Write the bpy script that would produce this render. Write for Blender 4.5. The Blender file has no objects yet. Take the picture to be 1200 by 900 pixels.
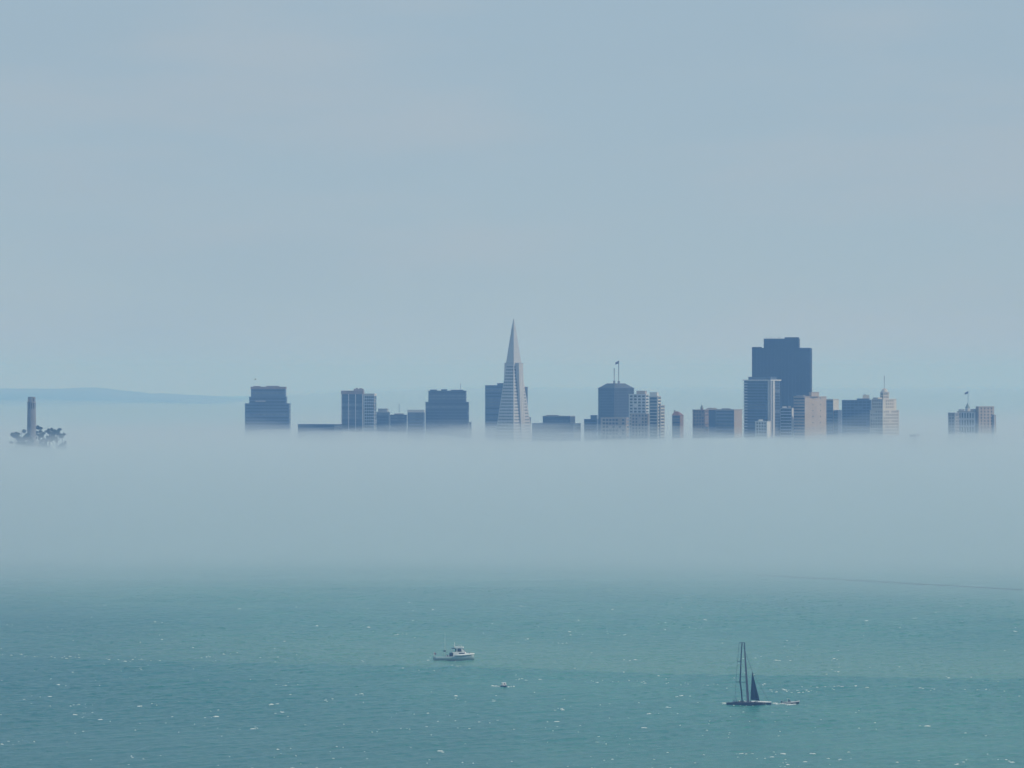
import bpy, math, random
import numpy as np
from mathutils import Vector

R = math.radians
rng = random.Random(11)
S = bpy.context.scene
COL = S.collection

# ------------------------------------------------------------------ camera, sky, sun, exposure
F = 7466.0            # focal length in pixels of the 1200 px wide photograph
EYE = 186.0           # camera height above the bay (m)
HOR = 440.0           # row of the eye level in the photograph
cam = bpy.data.cameras.new('camera')
cam.sensor_width = 36.0
cam.lens = F / 1200 * 36.0
cam.clip_start = 5.0
cam.clip_end = 200000.0
cam_o = bpy.data.objects.new('camera', cam)
cam_o.location = (0, 0, EYE)
cam_o.rotation_euler = (R(90) - math.atan((450 - HOR) / F), 0, 0)
COL.objects.link(cam_o)
S.camera = cam_o

SUN_EL, SUN_AZ = R(46), R(108)      # azimuth clockwise from the view direction (+Y)
world = bpy.data.worlds.new('World')
S.world = world
world.use_nodes = True
nt = world.node_tree
nt.nodes.clear()
wo = nt.nodes.new('ShaderNodeOutputWorld')
bg = nt.nodes.new('ShaderNodeBackground')
sky = nt.nodes.new('ShaderNodeTexSky')
sky.sky_type = 'NISHITA'
sky.sun_disc = False
sky.sun_elevation = SUN_EL
sky.sun_rotation = SUN_AZ
sky.altitude = 3000
sky.air_density = 1.0
sky.dust_density = 0.3
sky.ozone_density = 3.0
bg.inputs['Strength'].default_value = 0.1
# very thin high cloud, the same all over the sky
tc = nt.nodes.new('ShaderNodeTexCoord')
mp = nt.nodes.new('ShaderNodeMapping')
mp.inputs['Scale'].default_value = (14, 14, 60)
mp.inputs['Rotation'].default_value = (0, R(4), R(20))
nz = nt.nodes.new('ShaderNodeTexNoise')
nz.inputs['Scale'].default_value = 1.0
nz.inputs['Detail'].default_value = 4
rp = nt.nodes.new('ShaderNodeMapRange')
rp.inputs['From Min'].default_value = 0.4
rp.inputs['From Max'].default_value = 0.75
rp.inputs['To Min'].default_value = 0.88
rp.inputs['To Max'].default_value = 0.96
mx = nt.nodes.new('ShaderNodeMix')
mx.data_type = 'RGBA'
mx.inputs[7].default_value = (3.4, 4.55, 5.5, 1)
tint = nt.nodes.new('ShaderNodeMix')
tint.data_type = 'RGBA'
tint.blend_type = 'MULTIPLY'
tint.inputs[0].default_value = 1.0
tint.inputs[7].default_value = (1.0, 1.0, 1.0, 1)
L = nt.links.new
L(tc.outputs['Generated'], mp.inputs['Vector'])
L(mp.outputs['Vector'], nz.inputs['Vector'])
L(nz.outputs['Fac'], rp.inputs['Value'])
L(rp.outputs['Result'], mx.inputs[0])
L(sky.outputs['Color'], tint.inputs[6])
L(tint.outputs[2], mx.inputs[6])
nz2 = nt.nodes.new('ShaderNodeTexNoise')
nz2.inputs['Scale'].default_value = 1.0
nz2.inputs['Detail'].default_value = 5
mp2 = nt.nodes.new('ShaderNodeMapping')
mp2.inputs['Scale'].default_value = (16, 16, 75)
mp2.inputs['Rotation'].default_value = (0, R(5), R(75))
rp2 = nt.nodes.new('ShaderNodeMapRange')
rp2.interpolation_type = 'SMOOTHSTEP'
rp2.inputs['From Min'].default_value = 0.42
rp2.inputs['From Max'].default_value = 0.72
rp2.inputs['To Max'].default_value = 0.6
cl = nt.nodes.new('ShaderNodeMix')
cl.data_type = 'RGBA'
cl.inputs[7].default_value = (4.05, 4.85, 5.55, 1)
L(tc.outputs['Generated'], mp2.inputs['Vector'])
L(mp2.outputs['Vector'], nz2.inputs['Vector'])
L(nz2.outputs['Fac'], rp2.inputs['Value'])
L(rp2.outputs['Result'], cl.inputs[0])
L(mx.outputs[2], cl.inputs[6])
L(cl.outputs[2], bg.inputs['Color'])
L(bg.outputs['Background'], wo.inputs['Surface'])

sun = bpy.data.lights.new('sun', 'SUN')
sun.energy = 3.0
sun.angle = R(0.6)
sun.color = (1.0, 0.95, 0.88)
sun_o = bpy.data.objects.new('sun', sun)
sd = Vector((math.sin(SUN_AZ) * math.cos(SUN_EL), math.cos(SUN_AZ) * math.cos(SUN_EL), math.sin(SUN_EL)))
sun_o.rotation_euler = sd.to_track_quat('Z', 'Y').to_euler()
sun_o.location = (0, 0, 600)
COL.objects.link(sun_o)

S.view_settings.view_transform = 'Standard'
S.view_settings.look = 'None'
S.view_settings.exposure = 0.0
S.view_settings.gamma = 1.0
S.view_settings.use_curve_mapping = False
S.render.engine = 'CYCLES'
S.cycles.volume_bounces = 2
S.cycles.max_bounces = 6
S.cycles.diffuse_bounces = 2
S.cycles.use_denoising = True
S.cycles.use_adaptive_sampling = True

HAZE_D, HAZE_C, HAZE_A = 7.3e-5, (0.24, 0.50, 1.0), (0.83, 0.83, 0.83)
FOG_D, FOG_C = 0.0030, (0.775, 0.865, 0.915)
MIST_D, VEIL_D = 0.00042, 0.00036


# ------------------------------------------------------------------ helpers
def X(px, d): return (px - 600.0) / F * d
def Z(py, d): return EYE - (py - HOR) / F * d
def P(px, py, d): return Vector((X(px, d), d, Z(py, d)))
def WD(py): return EYE * F / (py - HOR)          # distance of the water seen in row py


def tag(o, label=None, cat=None, group=None, kind=None):
    if label: o['label'] = label
    if cat: o['category'] = cat
    if group: o['group'] = group
    if kind: o['kind'] = kind
    return o


def empty(name, loc, rz=0, label=None, cat=None, group=None):
    o = bpy.data.objects.new(name, None)
    o.empty_display_size = 2
    o.location = loc
    o.rotation_euler = (0, 0, rz)
    COL.objects.link(o)
    return tag(o, label, cat, group)


def mesh(name, verts, faces, mat, smooth=False):
    m = bpy.data.meshes.new(name)
    m.from_pydata([tuple(v) for v in verts], [], faces)
    m.update()
    if mat: m.materials.append(mat)
    if smooth: m.polygons.foreach_set('use_smooth', [True] * len(m.polygons))
    return m


def obj(name, me, parent=None, loc=None, rz=0):
    o = bpy.data.objects.new(name, me)
    COL.objects.link(o)
    if parent: o.parent = parent
    if loc is not None: o.location = loc
    if rz: o.rotation_euler = (0, 0, rz)
    return o


class MB:
    """collects simple shapes into one mesh"""
    def __init__(self): self.v, self.f = [], []

    def hexa(self, p):            # 4 bottom (ccw from above), 4 top
        b = len(self.v)
        self.v += [tuple(q) for q in p]
        self.f += [(b+3, b+2, b+1, b), (b+4, b+5, b+6, b+7), (b, b+1, b+5, b+4), (b+1, b+2, b+6, b+5), (b+2, b+3, b+7, b+6), (b+3, b, b+4, b+7)]
        return self

    def box(self, x0, x1, y0, y1, z0, z1):
        return self.hexa([(x0, y0, z0), (x1, y0, z0), (x1, y1, z0), (x0, y1, z0), (x0, y0, z1), (x1, y0, z1), (x1, y1, z1), (x0, y1, z1)])

    def prism(self, ring, z0, z1, top=None):
        n = len(ring)
        top = top or ring
        b = len(self.v)
        self.v += [(p[0], p[1], z0) for p in ring] + [(p[0], p[1], z1) for p in top]
        self.f += [tuple(range(b+n-1, b-1, -1)), tuple(range(b+n, b+2*n))]
        for i in range(n):
            j = (i+1) % n
            self.f.append((b+i, b+j, b+n+j, b+n+i))
        return self

    def tube(self, pts, radii, n=6):
        pts = [Vector(p) for p in pts]
        if not hasattr(radii, '__len__'): radii = [radii] * len(pts)
        b = len(self.v)
        for i, p in enumerate(pts):
            t = (pts[min(i+1, len(pts)-1)] - pts[max(i-1, 0)]).normalized()
            a = t.orthogonal().normalized() if i == 0 else (a - t * a.dot(t)).normalized()
            c = t.cross(a)
            for k in range(n):
                w = 2 * math.pi * k / n
                self.v.append(tuple(p + (a * math.cos(w) + c * math.sin(w)) * radii[i]))
        for i in range(len(pts)-1):
            for k in range(n):
                k2 = (k+1) % n
                self.f.append((b+i*n+k, b+i*n+k2, b+(i+1)*n+k2, b+(i+1)*n+k))
        self.f += [tuple(b+k for k in range(n-1, -1, -1)), tuple(b+(len(pts)-1)*n+k for k in range(n))]
        return self

    def blob(self, c, r, n=7, m=4, jit=0.0):
        b = len(self.v)
        c = Vector(c)
        self.v.append((c.x, c.y, c.z - r[2]))
        for i in range(1, m):
            t = -math.pi/2 + math.pi * i / m
            for k in range(n):
                w = 2*math.pi*k/n
                q = 1 + rng.uniform(-jit, jit)
                self.v.append((c.x + r[0]*math.cos(t)*math.cos(w)*q, c.y + r[1]*math.cos(t)*math.sin(w)*q, c.z + r[2]*math.sin(t)*q))
        self.v.append((c.x, c.y, c.z + r[2]))
        e = len(self.v) - 1
        for k in range(n):
            k2 = (k+1) % n
            self.f.append((b, b+1+k2, b+1+k))
            for i in range(m-2):
                a0 = b+1+i*n
                self.f.append((a0+k, a0+k2, a0+n+k2, a0+n+k))
            self.f.append((b+1+(m-2)*n+k, b+1+(m-2)*n+k2, e))
        return self

    def mesh(self, name, mat, smooth=False): return mesh(name, self.v, self.f, mat, smooth)
    def build(self, name, mat, parent=None, loc=None, smooth=False): return obj(name, self.mesh(name, mat, smooth), parent, loc)


MATS = {}


def mat(name, col, rough=0.7, var=0.15, scale=0.15, spec=0.3, metal=0.0, col2=None, stretch=(1, 1, 1), bump=0.0):
    if name in MATS: return MATS[name]
    m = bpy.data.materials.new(name)
    m.use_nodes = True
    t = m.node_tree
    p = t.nodes['Principled BSDF']
    p.inputs['Roughness'].default_value = rough
    p.inputs['Metallic'].default_value = metal
    p.inputs['Specular IOR Level'].default_value = spec
    c = t.nodes.new('ShaderNodeTexCoord')
    mpn = t.nodes.new('ShaderNodeMapping')
    mpn.inputs['Scale'].default_value = stretch
    n = t.nodes.new('ShaderNodeTexNoise')
    n.inputs['Scale'].default_value = scale
    n.inputs['Detail'].default_value = 5
    mixn = t.nodes.new('ShaderNodeMix')
    mixn.data_type = 'RGBA'
    c2 = col2 or tuple(min(1, x * (1 + var)) for x in col)
    c1 = tuple(x * (1 - var) for x in col)
    mixn.inputs[6].default_value = (*c1, 1)
    mixn.inputs[7].default_value = (*c2, 1)
    r = t.nodes.new('ShaderNodeMapRange')
    r.inputs['From Min'].default_value = 0.3
    r.inputs['From Max'].default_value = 0.7
    t.links.new(c.outputs['Object'], mpn.inputs['Vector'])
    t.links.new(mpn.outputs['Vector'], n.inputs['Vector'])
    t.links.new(n.outputs['Fac'], r.inputs['Value'])
    t.links.new(r.outputs['Result'], mixn.inputs[0])
    t.links.new(mixn.outputs[2], p.inputs['Base Color'])
    if bump:
        b = t.nodes.new('ShaderNodeBump')
        b.inputs['Strength'].default_value = bump
        t.links.new(n.outputs['Fac'], b.inputs['Height'])
        t.links.new(b.outputs['Normal'], p.inputs['Normal'])
    MATS[name] = m
    return m


def volume(name, dens, col, absorb=(0, 0, 0), aniso=0.0):
    m = bpy.data.materials.new(name)
    m.use_nodes = True
    t = m.node_tree
    t.nodes.clear()
    o = t.nodes.new('ShaderNodeOutputMaterial')
    v = t.nodes.new('ShaderNodeVolumePrincipled')
    v.inputs['Color'].default_value = (*col, 1)
    v.inputs['Density'].default_value = dens
    v.inputs['Anisotropy'].default_value = aniso
    v.inputs['Absorption Color'].default_value = (*absorb, 1)
    t.links.new(v.outputs['Volume'], o.inputs['Volume'])
    return m


def vnoise(x, y, seed, scale):
    """smooth value noise, numpy arrays"""
    g = np.random.RandomState(seed).rand(256, 256)
    x = np.asarray(x) / scale; y = np.asarray(y) / scale
    xi = np.floor(x).astype(int); yi = np.floor(y).astype(int)
    fx = x - xi; fy = y - yi
    fx = fx*fx*(3-2*fx); fy = fy*fy*(3-2*fy)
    a = g[xi % 256, yi % 256]; b = g[(xi+1) % 256, yi % 256]
    c = g[xi % 256, (yi+1) % 256]; d = g[(xi+1) % 256, (yi+1) % 256]
    return (a*(1-fx)+b*fx)*(1-fy) + (c*(1-fx)+d*fx)*fy


def smooth01(t):
    t = np.clip(t, 0, 1)
    return t*t*(3-2*t)


def grid_mesh(name, xs, ys, zs, m, smooth=True):
    nx, ny = len(xs), len(ys)
    gx, gy = np.meshgrid(xs, ys)
    co = np.stack([gx, gy, zs], -1).reshape(-1, 3).astype(np.float32)
    i = np.arange(nx*ny).reshape(ny, nx)
    q = np.stack([i[:-1, :-1], i[:-1, 1:], i[1:, 1:], i[1:, :-1]], -1).reshape(-1, 4)
    me = bpy.data.meshes.new(name)
    me.vertices.add(len(co)); me.vertices.foreach_set('co', co.ravel())
    me.loops.add(q.size); me.loops.foreach_set('vertex_index', q.ravel().astype(np.int32))
    me.polygons.add(len(q))
    me.polygons.foreach_set('loop_start', np.arange(0, q.size, 4, dtype=np.int32))
    me.polygons.foreach_set('use_smooth', np.full(len(q), smooth))
    me.update(calc_edges=True)
    me.materials.append(m)
    return me


# ------------------------------------------------------------------ water
wr = np.random.RandomState(5)
WAVES = []
for k in range(46):
    lam = 3.6 * (1.08 ** k)
    if lam > 130: break
    ang = math.radians(150 + wr.normal(0, 38))
    amp = 0.017 * lam ** 0.52 * (1.0 if lam < 22 else 0.6 if lam < 45 else 0.28)
    WAVES.append((2*math.pi/lam*math.cos(ang), 2*math.pi/lam*math.sin(ang), amp, wr.rand()*6.283))


def wave_h(x, y):
    h = np.zeros(np.shape(x))
    for kx, ky, a, ph in WAVES:
        s = np.sin(kx*x + ky*y + ph)
        h += a * (s + 0.25*(s*s - 0.5))
    gust = 0.55 + 0.75*vnoise(x, y, 3, 190) * (0.6+0.8*vnoise(x, y, 4, 70))
    edge = smooth01((620-np.abs(x))/80) * smooth01((y-2720)/120) * smooth01((6950-y)/400)
    return h * gust * edge


def water_material():
    m = bpy.data.materials.new('bay_water')
    m.use_nodes = True
    t = m.node_tree
    p = t.nodes['Principled BSDF']
    c = t.nodes.new('ShaderNodeTexCoord')

    def noise(sc, loc=(0, 0, 0), detail=4, rot=0):
        a = t.nodes.new('ShaderNodeMapping')
        a.inputs['Scale'].default_value = sc
        a.inputs['Location'].default_value = loc
        a.inputs['Rotation'].default_value = (0, 0, rot)
        n = t.nodes.new('ShaderNodeTexNoise')
        n.inputs['Scale'].default_value = 1
        n.inputs['Detail'].default_value = detail
        t.links.new(c.outputs['Object'], a.inputs['Vector'])
        t.links.new(a.outputs['Vector'], n.inputs['Vector'])
        return n.outputs['Fac']

    def rng_(src, a, b, lo, hi):
        r = t.nodes.new('ShaderNodeMapRange')
        r.interpolation_type = 'SMOOTHSTEP'
        for k, v in (('From Min', a), ('From Max', b), ('To Min', lo), ('To Max', hi)): r.inputs[k].default_value = v
        t.links.new(src, r.inputs['Value'])
        return r.outputs['Result']

    def mix(f, a, b):
        n = t.nodes.new('ShaderNodeMix'); n.data_type = 'RGBA'
        if hasattr(f, 'links') or not isinstance(f, (int, float)): t.links.new(f, n.inputs[0])
        else: n.inputs[0].default_value = f
        for s, i in ((a, 6), (b, 7)):
            if isinstance(s, tuple): n.inputs[i].default_value = (*s, 1)
            else: t.links.new(s, n.inputs[i])
        return n.outputs[2]

    def math_(op, a, b):
        n = t.nodes.new('ShaderNodeMath'); n.operation = op
        for s, i in ((a, 0), (b, 1)):
            if isinstance(s, (int, float)): n.inputs[i].default_value = s
            else: t.links.new(s, n.inputs[i])
        return n.outputs[0]
    # large patches of different water, the silty current band and its edge
    big = noise((0.004, 0.0016, 1), (3, 0, 0), 3)
    mid = noise((0.03, 0.008, 1), (0, 5, 0), 4)
    col = mix(rng_(big, .35, .65, 0, 1), (0.022, 0.150, 0.122), (0.036, 0.175, 0.135))
    col = mix(rng_(mid, .3, .7, 0, .45), col, (0.014, 0.122, 0.112))
    left_noise = noise((0.006, 0.0012, 1), (1, 7, 0), 3)
    sep = t.nodes.new('ShaderNodeSeparateXYZ')
    t.links.new(c.outputs['Object'], sep.inputs[0])
    wob = math_('MULTIPLY', noise((0.0035, 0.0008, 1), (9, 2, 0), 3), 300)
    yy = math_('ADD', math_('ADD', sep.outputs['Y'], wob), math_('MULTIPLY', sep.outputs['X'], 0.42))
    band = math_('MULTIPLY', rng_(yy, 4195, 4215, 0, 1), rng_(yy, 4300, 4950, 1, 0))
    col = mix(math_('MULTIPLY', band, .75), col, (0.080, 0.205, 0.155))
    # base colour darkens towards the left and the near side
    left_dark = math_('ADD', math_('ADD', math_('MULTIPLY', sep.outputs['X'], 1.0), math_('MULTIPLY', sep.outputs['Y'], 0.18)), math_('MULTIPLY', left_noise, 260))
    col = mix(rng_(left_dark, 470, 900, .8, 0), col, (0.004, 0.094, 0.094))
    t.links.new(col, p.inputs['Base Color'])
    p.inputs['Roughness'].default_value = 0.16
    p.inputs['IOR'].default_value = 1.333
    p.inputs['Specular IOR Level'].default_value = 0.2
    # small wind waves as fine relief on the modelled waves
    b = t.nodes.new('ShaderNodeBump')
    b.inputs['Strength'].default_value = 0.9
    b.inputs['Distance'].default_value = 0.5
    f1 = noise((0.55, 0.30, 1), (0, 0, 0), 5, R(-30))
    f2 = noise((0.14, 0.07, 1), (4, 1, 0), 4, R(-20))
    t.links.new(math_('ADD', f1, math_('MULTIPLY', f2, 2.0)), b.inputs['Height'])
    t.links.new(b.outputs['Normal'], p.inputs['Normal'])
    # light coming back up out of the silty, aerated water
    df = t.nodes.new('ShaderNodeBsdfDiffuse')
    t.links.new(col, df.inputs['Color'])
    t.links.new(b.outputs['Normal'], df.inputs['Normal'])
    ms = t.nodes.new('ShaderNodeMixShader')
    ms.inputs[0].default_value = 0.61
    t.links.new(df.outputs[0], ms.inputs[1])
    t.links.new(p.outputs[0], ms.inputs[2])
    t.links.new(ms.outputs[0], t.nodes['Material Output'].inputs['Surface'])
    return m


xs = np.concatenate([[-20000, -6000, -2500, -1200, -800], np.arange(-640, 640.1, 1.35), [800, 1200, 2500, 6000, 20000]])
ys = np.concatenate([[-1500, 0, 1000, 1800, 2300, 2550], np.arange(2700, 5600, 3.4), np.arange(5600, 7000, 6.5), [7100, 7700, 8500, 11000, 15000, 22000, 30000, 42000, 57500]])
GX, GY = np.meshgrid(xs, ys)
water = obj('water', grid_mesh('water', xs, ys, wave_h(GX, GY), water_material()))
tag(water, kind='structure')

foam = mat('sea_foam', (0.56, 0.60, 0.60), 0.9, 0.12, 0.8)


def foam_patch(mb, x, y, ln, wd, ht, rot):
    """a breaking crest: an uneven low ridge of foam lying on the wave"""
    n = 7
    ca, sa = math.cos(rot), math.sin(rot)
    z0 = float(wave_h(np.array([x]), np.array([y]))[0]) - 0.12
    b = len(mb.v)
    for i in range(n):
        u = (i/(n-1) - .5)
        prof = max(0.05, (1 - (2*u)**2)) * rng.uniform(.55, 1.1)
        cx, cy = u*ln, rng.uniform(-.15, .15)*wd
        for (vy, vz) in ((-.5*prof*wd, 0), (-.1*wd*prof, ht*prof), (.5*prof*wd, 0)):
            lx, ly = cx, cy + vy
            mb.v.append((x + lx*ca - ly*sa, y + lx*sa + ly*ca, z0 + 0.12*(vz > 0) + vz + (0 if vz else 0.02)))
    for i in range(n-1):
        a = b + 3*i
        mb.f += [(a, a+3, a+4, a+1), (a+1, a+4, a+5, a+2), (a+2, a+5, a+3, a)]


caps = MB()
fr = random.Random(3)
placed = 0
while placed < 620:
    py = 690 + 225 * fr.random() ** 0.85
    px = fr.uniform(-40, 1240)
    d = WD(py)
    x = X(px, d)
    g = float(vnoise(np.array([x]), np.array([d]), 8, 60)[0])
    if g < fr.uniform(0.25, 0.95): continue
    big = fr.random() < 0.16
    ln = fr.uniform(1.6, 3.8) if big else fr.uniform(.6, 1.8)
    foam_patch(caps, x, d, ln, fr.uniform(1.0, 2.2) if big else fr.uniform(.5, 1.2), fr.uniform(.25, .5) if big else fr.uniform(.08, .24), fr.uniform(-.5, .5))
    if big:
        for _ in range(fr.randint(1, 3)):
            foam_patch(caps, x + fr.uniform(-6, 6), d + fr.uniform(-14, 14), fr.uniform(.6, 2), fr.uniform(.5, 1.2), fr.uniform(.1, .3), fr.uniform(-.4, .4))
    placed += 1
# foam gathered along the current line and in the streaks right of it
for (xa, ya, xb, yb, n) in ((600, 796, 1010, 806, 60), (900, 808, 960, 811, 26), (0, 767, 190, 775, 36), (975, 805, 1200, 809, 16), (1120, 684, 1150, 688, 10)):
    for _ in range(n):
        q = fr.random()
        py = ya + (yb-ya)*q + fr.gauss(0, .9)
        d = WD(py)
        foam_patch(caps, X(xa + (xb-xa)*q, d), d, fr.uniform(.8, 2.4), fr.uniform(.5, 1.4), fr.uniform(.08, .24), fr.uniform(-.3, .3))
wc = caps.build('whitecaps', foam)
tag(wc, 'small white wave crests scattered over the teal bay', 'whitecaps', kind='stuff')

# ------------------------------------------------------------------ land under the fog, far hills
HILLS = [(-560, 7490, 85, 95), (-600, 7900, 500, 10), (330, 7800, 330, 45), (560, 7950, 380, 52), (180, 8050, 300, 20), (0, 8600, 900, 10)]


def land_h(x, y):
    x = np.asarray(x, float); y = np.asarray(y, float)
    h = 6 * smooth01((y - 7050)/250) - 4 * (1 - smooth01((y-6950)/200))
    for cx, cy, r, a in HILLS:
        h = h + a*np.exp(-((x-cx)**2 + (y-cy)**2)/(2*r*r*.5)) * smooth01((y-6950)/250)
    edge = smooth01((3000-np.abs(x))/300) * smooth01((10400-y)/400)
    return h*edge - 4*(1-edge)


ground = mat('city_ground', (0.13, 0.125, 0.11), .95, .35, .01, col2=(0.10, 0.13, 0.07))
xs = np.linspace(-3000, 3000, 121); ys = np.linspace(6900, 10400, 101)
GX, GY = np.meshgrid(xs, ys)
tag(obj('terrain', grid_mesh('terrain', xs, ys, land_h(GX, GY) + 1.2*(vnoise(GX, GY, 9, 60)-.5), ground)), kind='structure')


def gz(x, y): return float(land_h(np.array([x]), np.array([y]))[0])


hill_m = mat('far_hills', (0.075, 0.085, 0.055), .95, .3, .0006, col2=(0.16, 0.14, 0.08))
ridge = [(-700, 458), (-300, 452), (-80, 455), (0, 456), (60, 456.2), (110, 455), (125, 457), (145, 461), (160, 463.2), (185, 461.8), (205, 463), (235, 467), (262, 469.5), (300, 472), (420, 474), (700, 476), (1000, 475), (1300, 474), (1900, 470)]
xs = np.linspace(X(-690, 45000), X(1890, 45000), 260)
pxs = xs/45000*F + 600
top = np.interp(pxs, [r[0] for r in ridge], [r[1] for r in ridge])
topz = EYE - (top - HOR)/F*45000
ys = np.linspace(40000, 53000, 30)
GX, GY = np.meshgrid(xs, ys)
prof = smooth01((GY-40000)/5000) * smooth01((53000-GY)/6000)
hz = topz[None, :] * prof * (0.9 + 0.1*np.cos((GY-45000)/900)) + 14*(vnoise(GX, GY, 21, 600)-.5)*prof + 4*(vnoise(GX, GY, 22, 180)-.5)*prof - 1.0*(1-prof)
tag(obj('hills', grid_mesh('hills', xs, ys, hz, hill_m)), kind='structure')

# ------------------------------------------------------------------ air: haze over everything, fog bank over the city
hz_mb = MB().box(-20500, 20500, -2000, 58000, -5.2, 268)
tag(hz_mb.build('haze', volume('haze_air', HAZE_D, HAZE_C, HAZE_A)), 'thin blue haze filling the air over the bay', 'haze', kind='stuff')


def fog_object(name, label, front, ramp, height, back, m, seed, bumps):
    xs = np.concatenate([[-9000, -6000, -4000, -2800, -1900], np.arange(-1500, 1501, 25), [1900, 2800, 4000, 6000, 9000]]).astype(float)
    ys = np.concatenate([np.linspace(0, 1, 40)[:-1]*2600 + front, np.linspace(front+2600, back, 75)])
    GX, GY = np.meshgrid(xs, ys)
    # the front edge wanders; it stands nearer on the right of the view
    yf = 260*(vnoise(GX, GX*0, seed, 420)-.5) + 120*(vnoise(GX, GX*0, seed+1, 130)-.5) - np.clip(GX, -200, 700)*.5
    # the far edge of the long veil lies nearer on the left, where the hills show over it
    back_ = back - (14500*(1-smooth01((GX/GY+.05)/.03)) if back > 15000 else 0)
    ramp_ = ramp*(1 - .35*smooth01((-GX - 150)/300))
    t = (GY - front - yf - 200)/ramp_
    z = (height - 11.5*smooth01((-GX - 330)/160)) * smooth01(t) * smooth01((back_-GY)/(900 if back < 15000 else 13000)) * smooth01((9000-np.abs(GX))/2500)
    n = bumps*(1.5*(vnoise(GX, GY, seed+2, 420)-.5) + .8*(vnoise(GX, GY, seed+3, 150)-.5) + .45*(vnoise(GX, GY, seed+4, 70)-.5)
               + 1.5*(vnoise(GX + .25*GY, GY*.12, seed+5, 170)-.5) + .9*(vnoise(GX + .25*GY, GY*.12, seed+6, 60)-.5)) * .62
    z = np.maximum(z + n*smooth01(t), 0.0) + 1.2
    nx, ny = len(xs), len(ys)
    me = grid_mesh(name, xs, ys, z, m)
    # closed: add a floor with the same outline
    vs = np.stack([GX, GY, z], -1).reshape(-1, 3)
    lo = vs.copy(); lo[:, 2] = -4.6
    idx = np.arange(nx*ny).reshape(ny, nx)
    rim = list(idx[0, :]) + list(idx[1:, -1]) + list(idx[-1, -2::-1]) + list(idx[-2:0:-1, 0])
    faces = [tuple(f) for f in np.stack([idx[:-1, :-1], idx[:-1, 1:], idx[1:, 1:], idx[1:, :-1]], -1).reshape(-1, 4).tolist()]
    verts = vs.tolist() + [lo[i].tolist() for i in rim]
    nb = nx*ny
    k = len(rim)
    for i in range(k):
        j = (i+1) % k
        faces.append((nb+i, nb+j, rim[j], rim[i]))
    faces.append(tuple(nb+i for i in range(k-1, -1, -1)))
    bpy.data.meshes.remove(me)
    return tag(obj(name, mesh(name, verts, faces, m)), label, 'fog', kind='stuff')


fog_object('fog_bank', 'low pale fog bank hiding the lower storeys of the city', 5750, 1150, 107, 10300, volume('fog_air', FOG_D, FOG_C, (0, 0, 0), 0.2), 31, 15)
mist_m = volume('mist_air', MIST_D, FOG_C, (0, 0, 0), 0.2)
fog_object('mist', 'inner layer of thin mist lying on the fog bank', 5250, 1300, 109, 11400, mist_m, 51, 26)
fog_object('mist', 'middle layer of thin mist around the edge of the fog bank', 4950, 1500, 113, 12000, mist_m, 111, 30)
fog_object('mist', 'outer layer of thin mist rising in wisps before the towers', 4650, 1750, 117, 12600, mist_m, 131, 34)
fog_object('mist_veil', 'faint outer veil of mist over the bay before the fog', 4000, 2900, 124, 44000, volume('veil_air', VEIL_D, FOG_C, (0, 0, 0), 0.2), 71, 18)

# ------------------------------------------------------------------ building materials
M = dict(
    granite=mat('dark_red_granite', (0.038, 0.034, 0.036), .5, .15, .05),
    granite_win=mat('bronze_glass', (0.026, 0.027, 0.032), .3, .3, .12, .5),
    slate=mat('slate_blue_panels', (0.085, 0.110, 0.155), .6, .12, .05),
    slate_dk=mat('dark_slate_panels', (0.050, 0.060, 0.078), .55, .15, .05),
    glass=mat('dark_window_glass', (0.035, 0.042, 0.052), .18, .4, .2, .5),
    blinds=mat('glass_with_blinds', (0.085, 0.095, 0.105), .3, .5, .25, .5, stretch=(1, 1, .1)),
    quartz=mat('pale_quartz_panels', (0.41, 0.41, 0.405), .75, .08, .05),
    alu=mat('aluminium_louvres', (0.34, 0.355, 0.37), .55, .08, .2),
    cream=mat('cream_stucco', (0.47, 0.44, 0.38), .85, .1, .08),
    beige=mat('beige_concrete', (0.33, 0.275, 0.22), .85, .1, .08),
    white=mat('white_concrete', (0.50, 0.50, 0.49), .8, .08, .08),
    grey=mat('grey_concrete', (0.26, 0.26, 0.26), .85, .15, .08),
    brown=mat('brown_brick', (0.20, 0.145, 0.11), .9, .2, .3),
    red=mat('red_roof_tiles', (0.17, 0.09, 0.07), .9, .2, .5),
    roof=mat('roof_gravel', (0.16, 0.15, 0.14), .95, .3, .2),
    steel=mat('painted_steel', (0.20, 0.20, 0.21), .6, .1, .5),
    copper=mat('dull_green_copper', (0.16, 0.20, 0.18), .8, .2, .4),
    flag=mat('dark_flag_cloth', (0.10, 0.05, 0.07), .9, .5, 1.2, col2=(0.16, 0.15, 0.2)),
)


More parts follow.
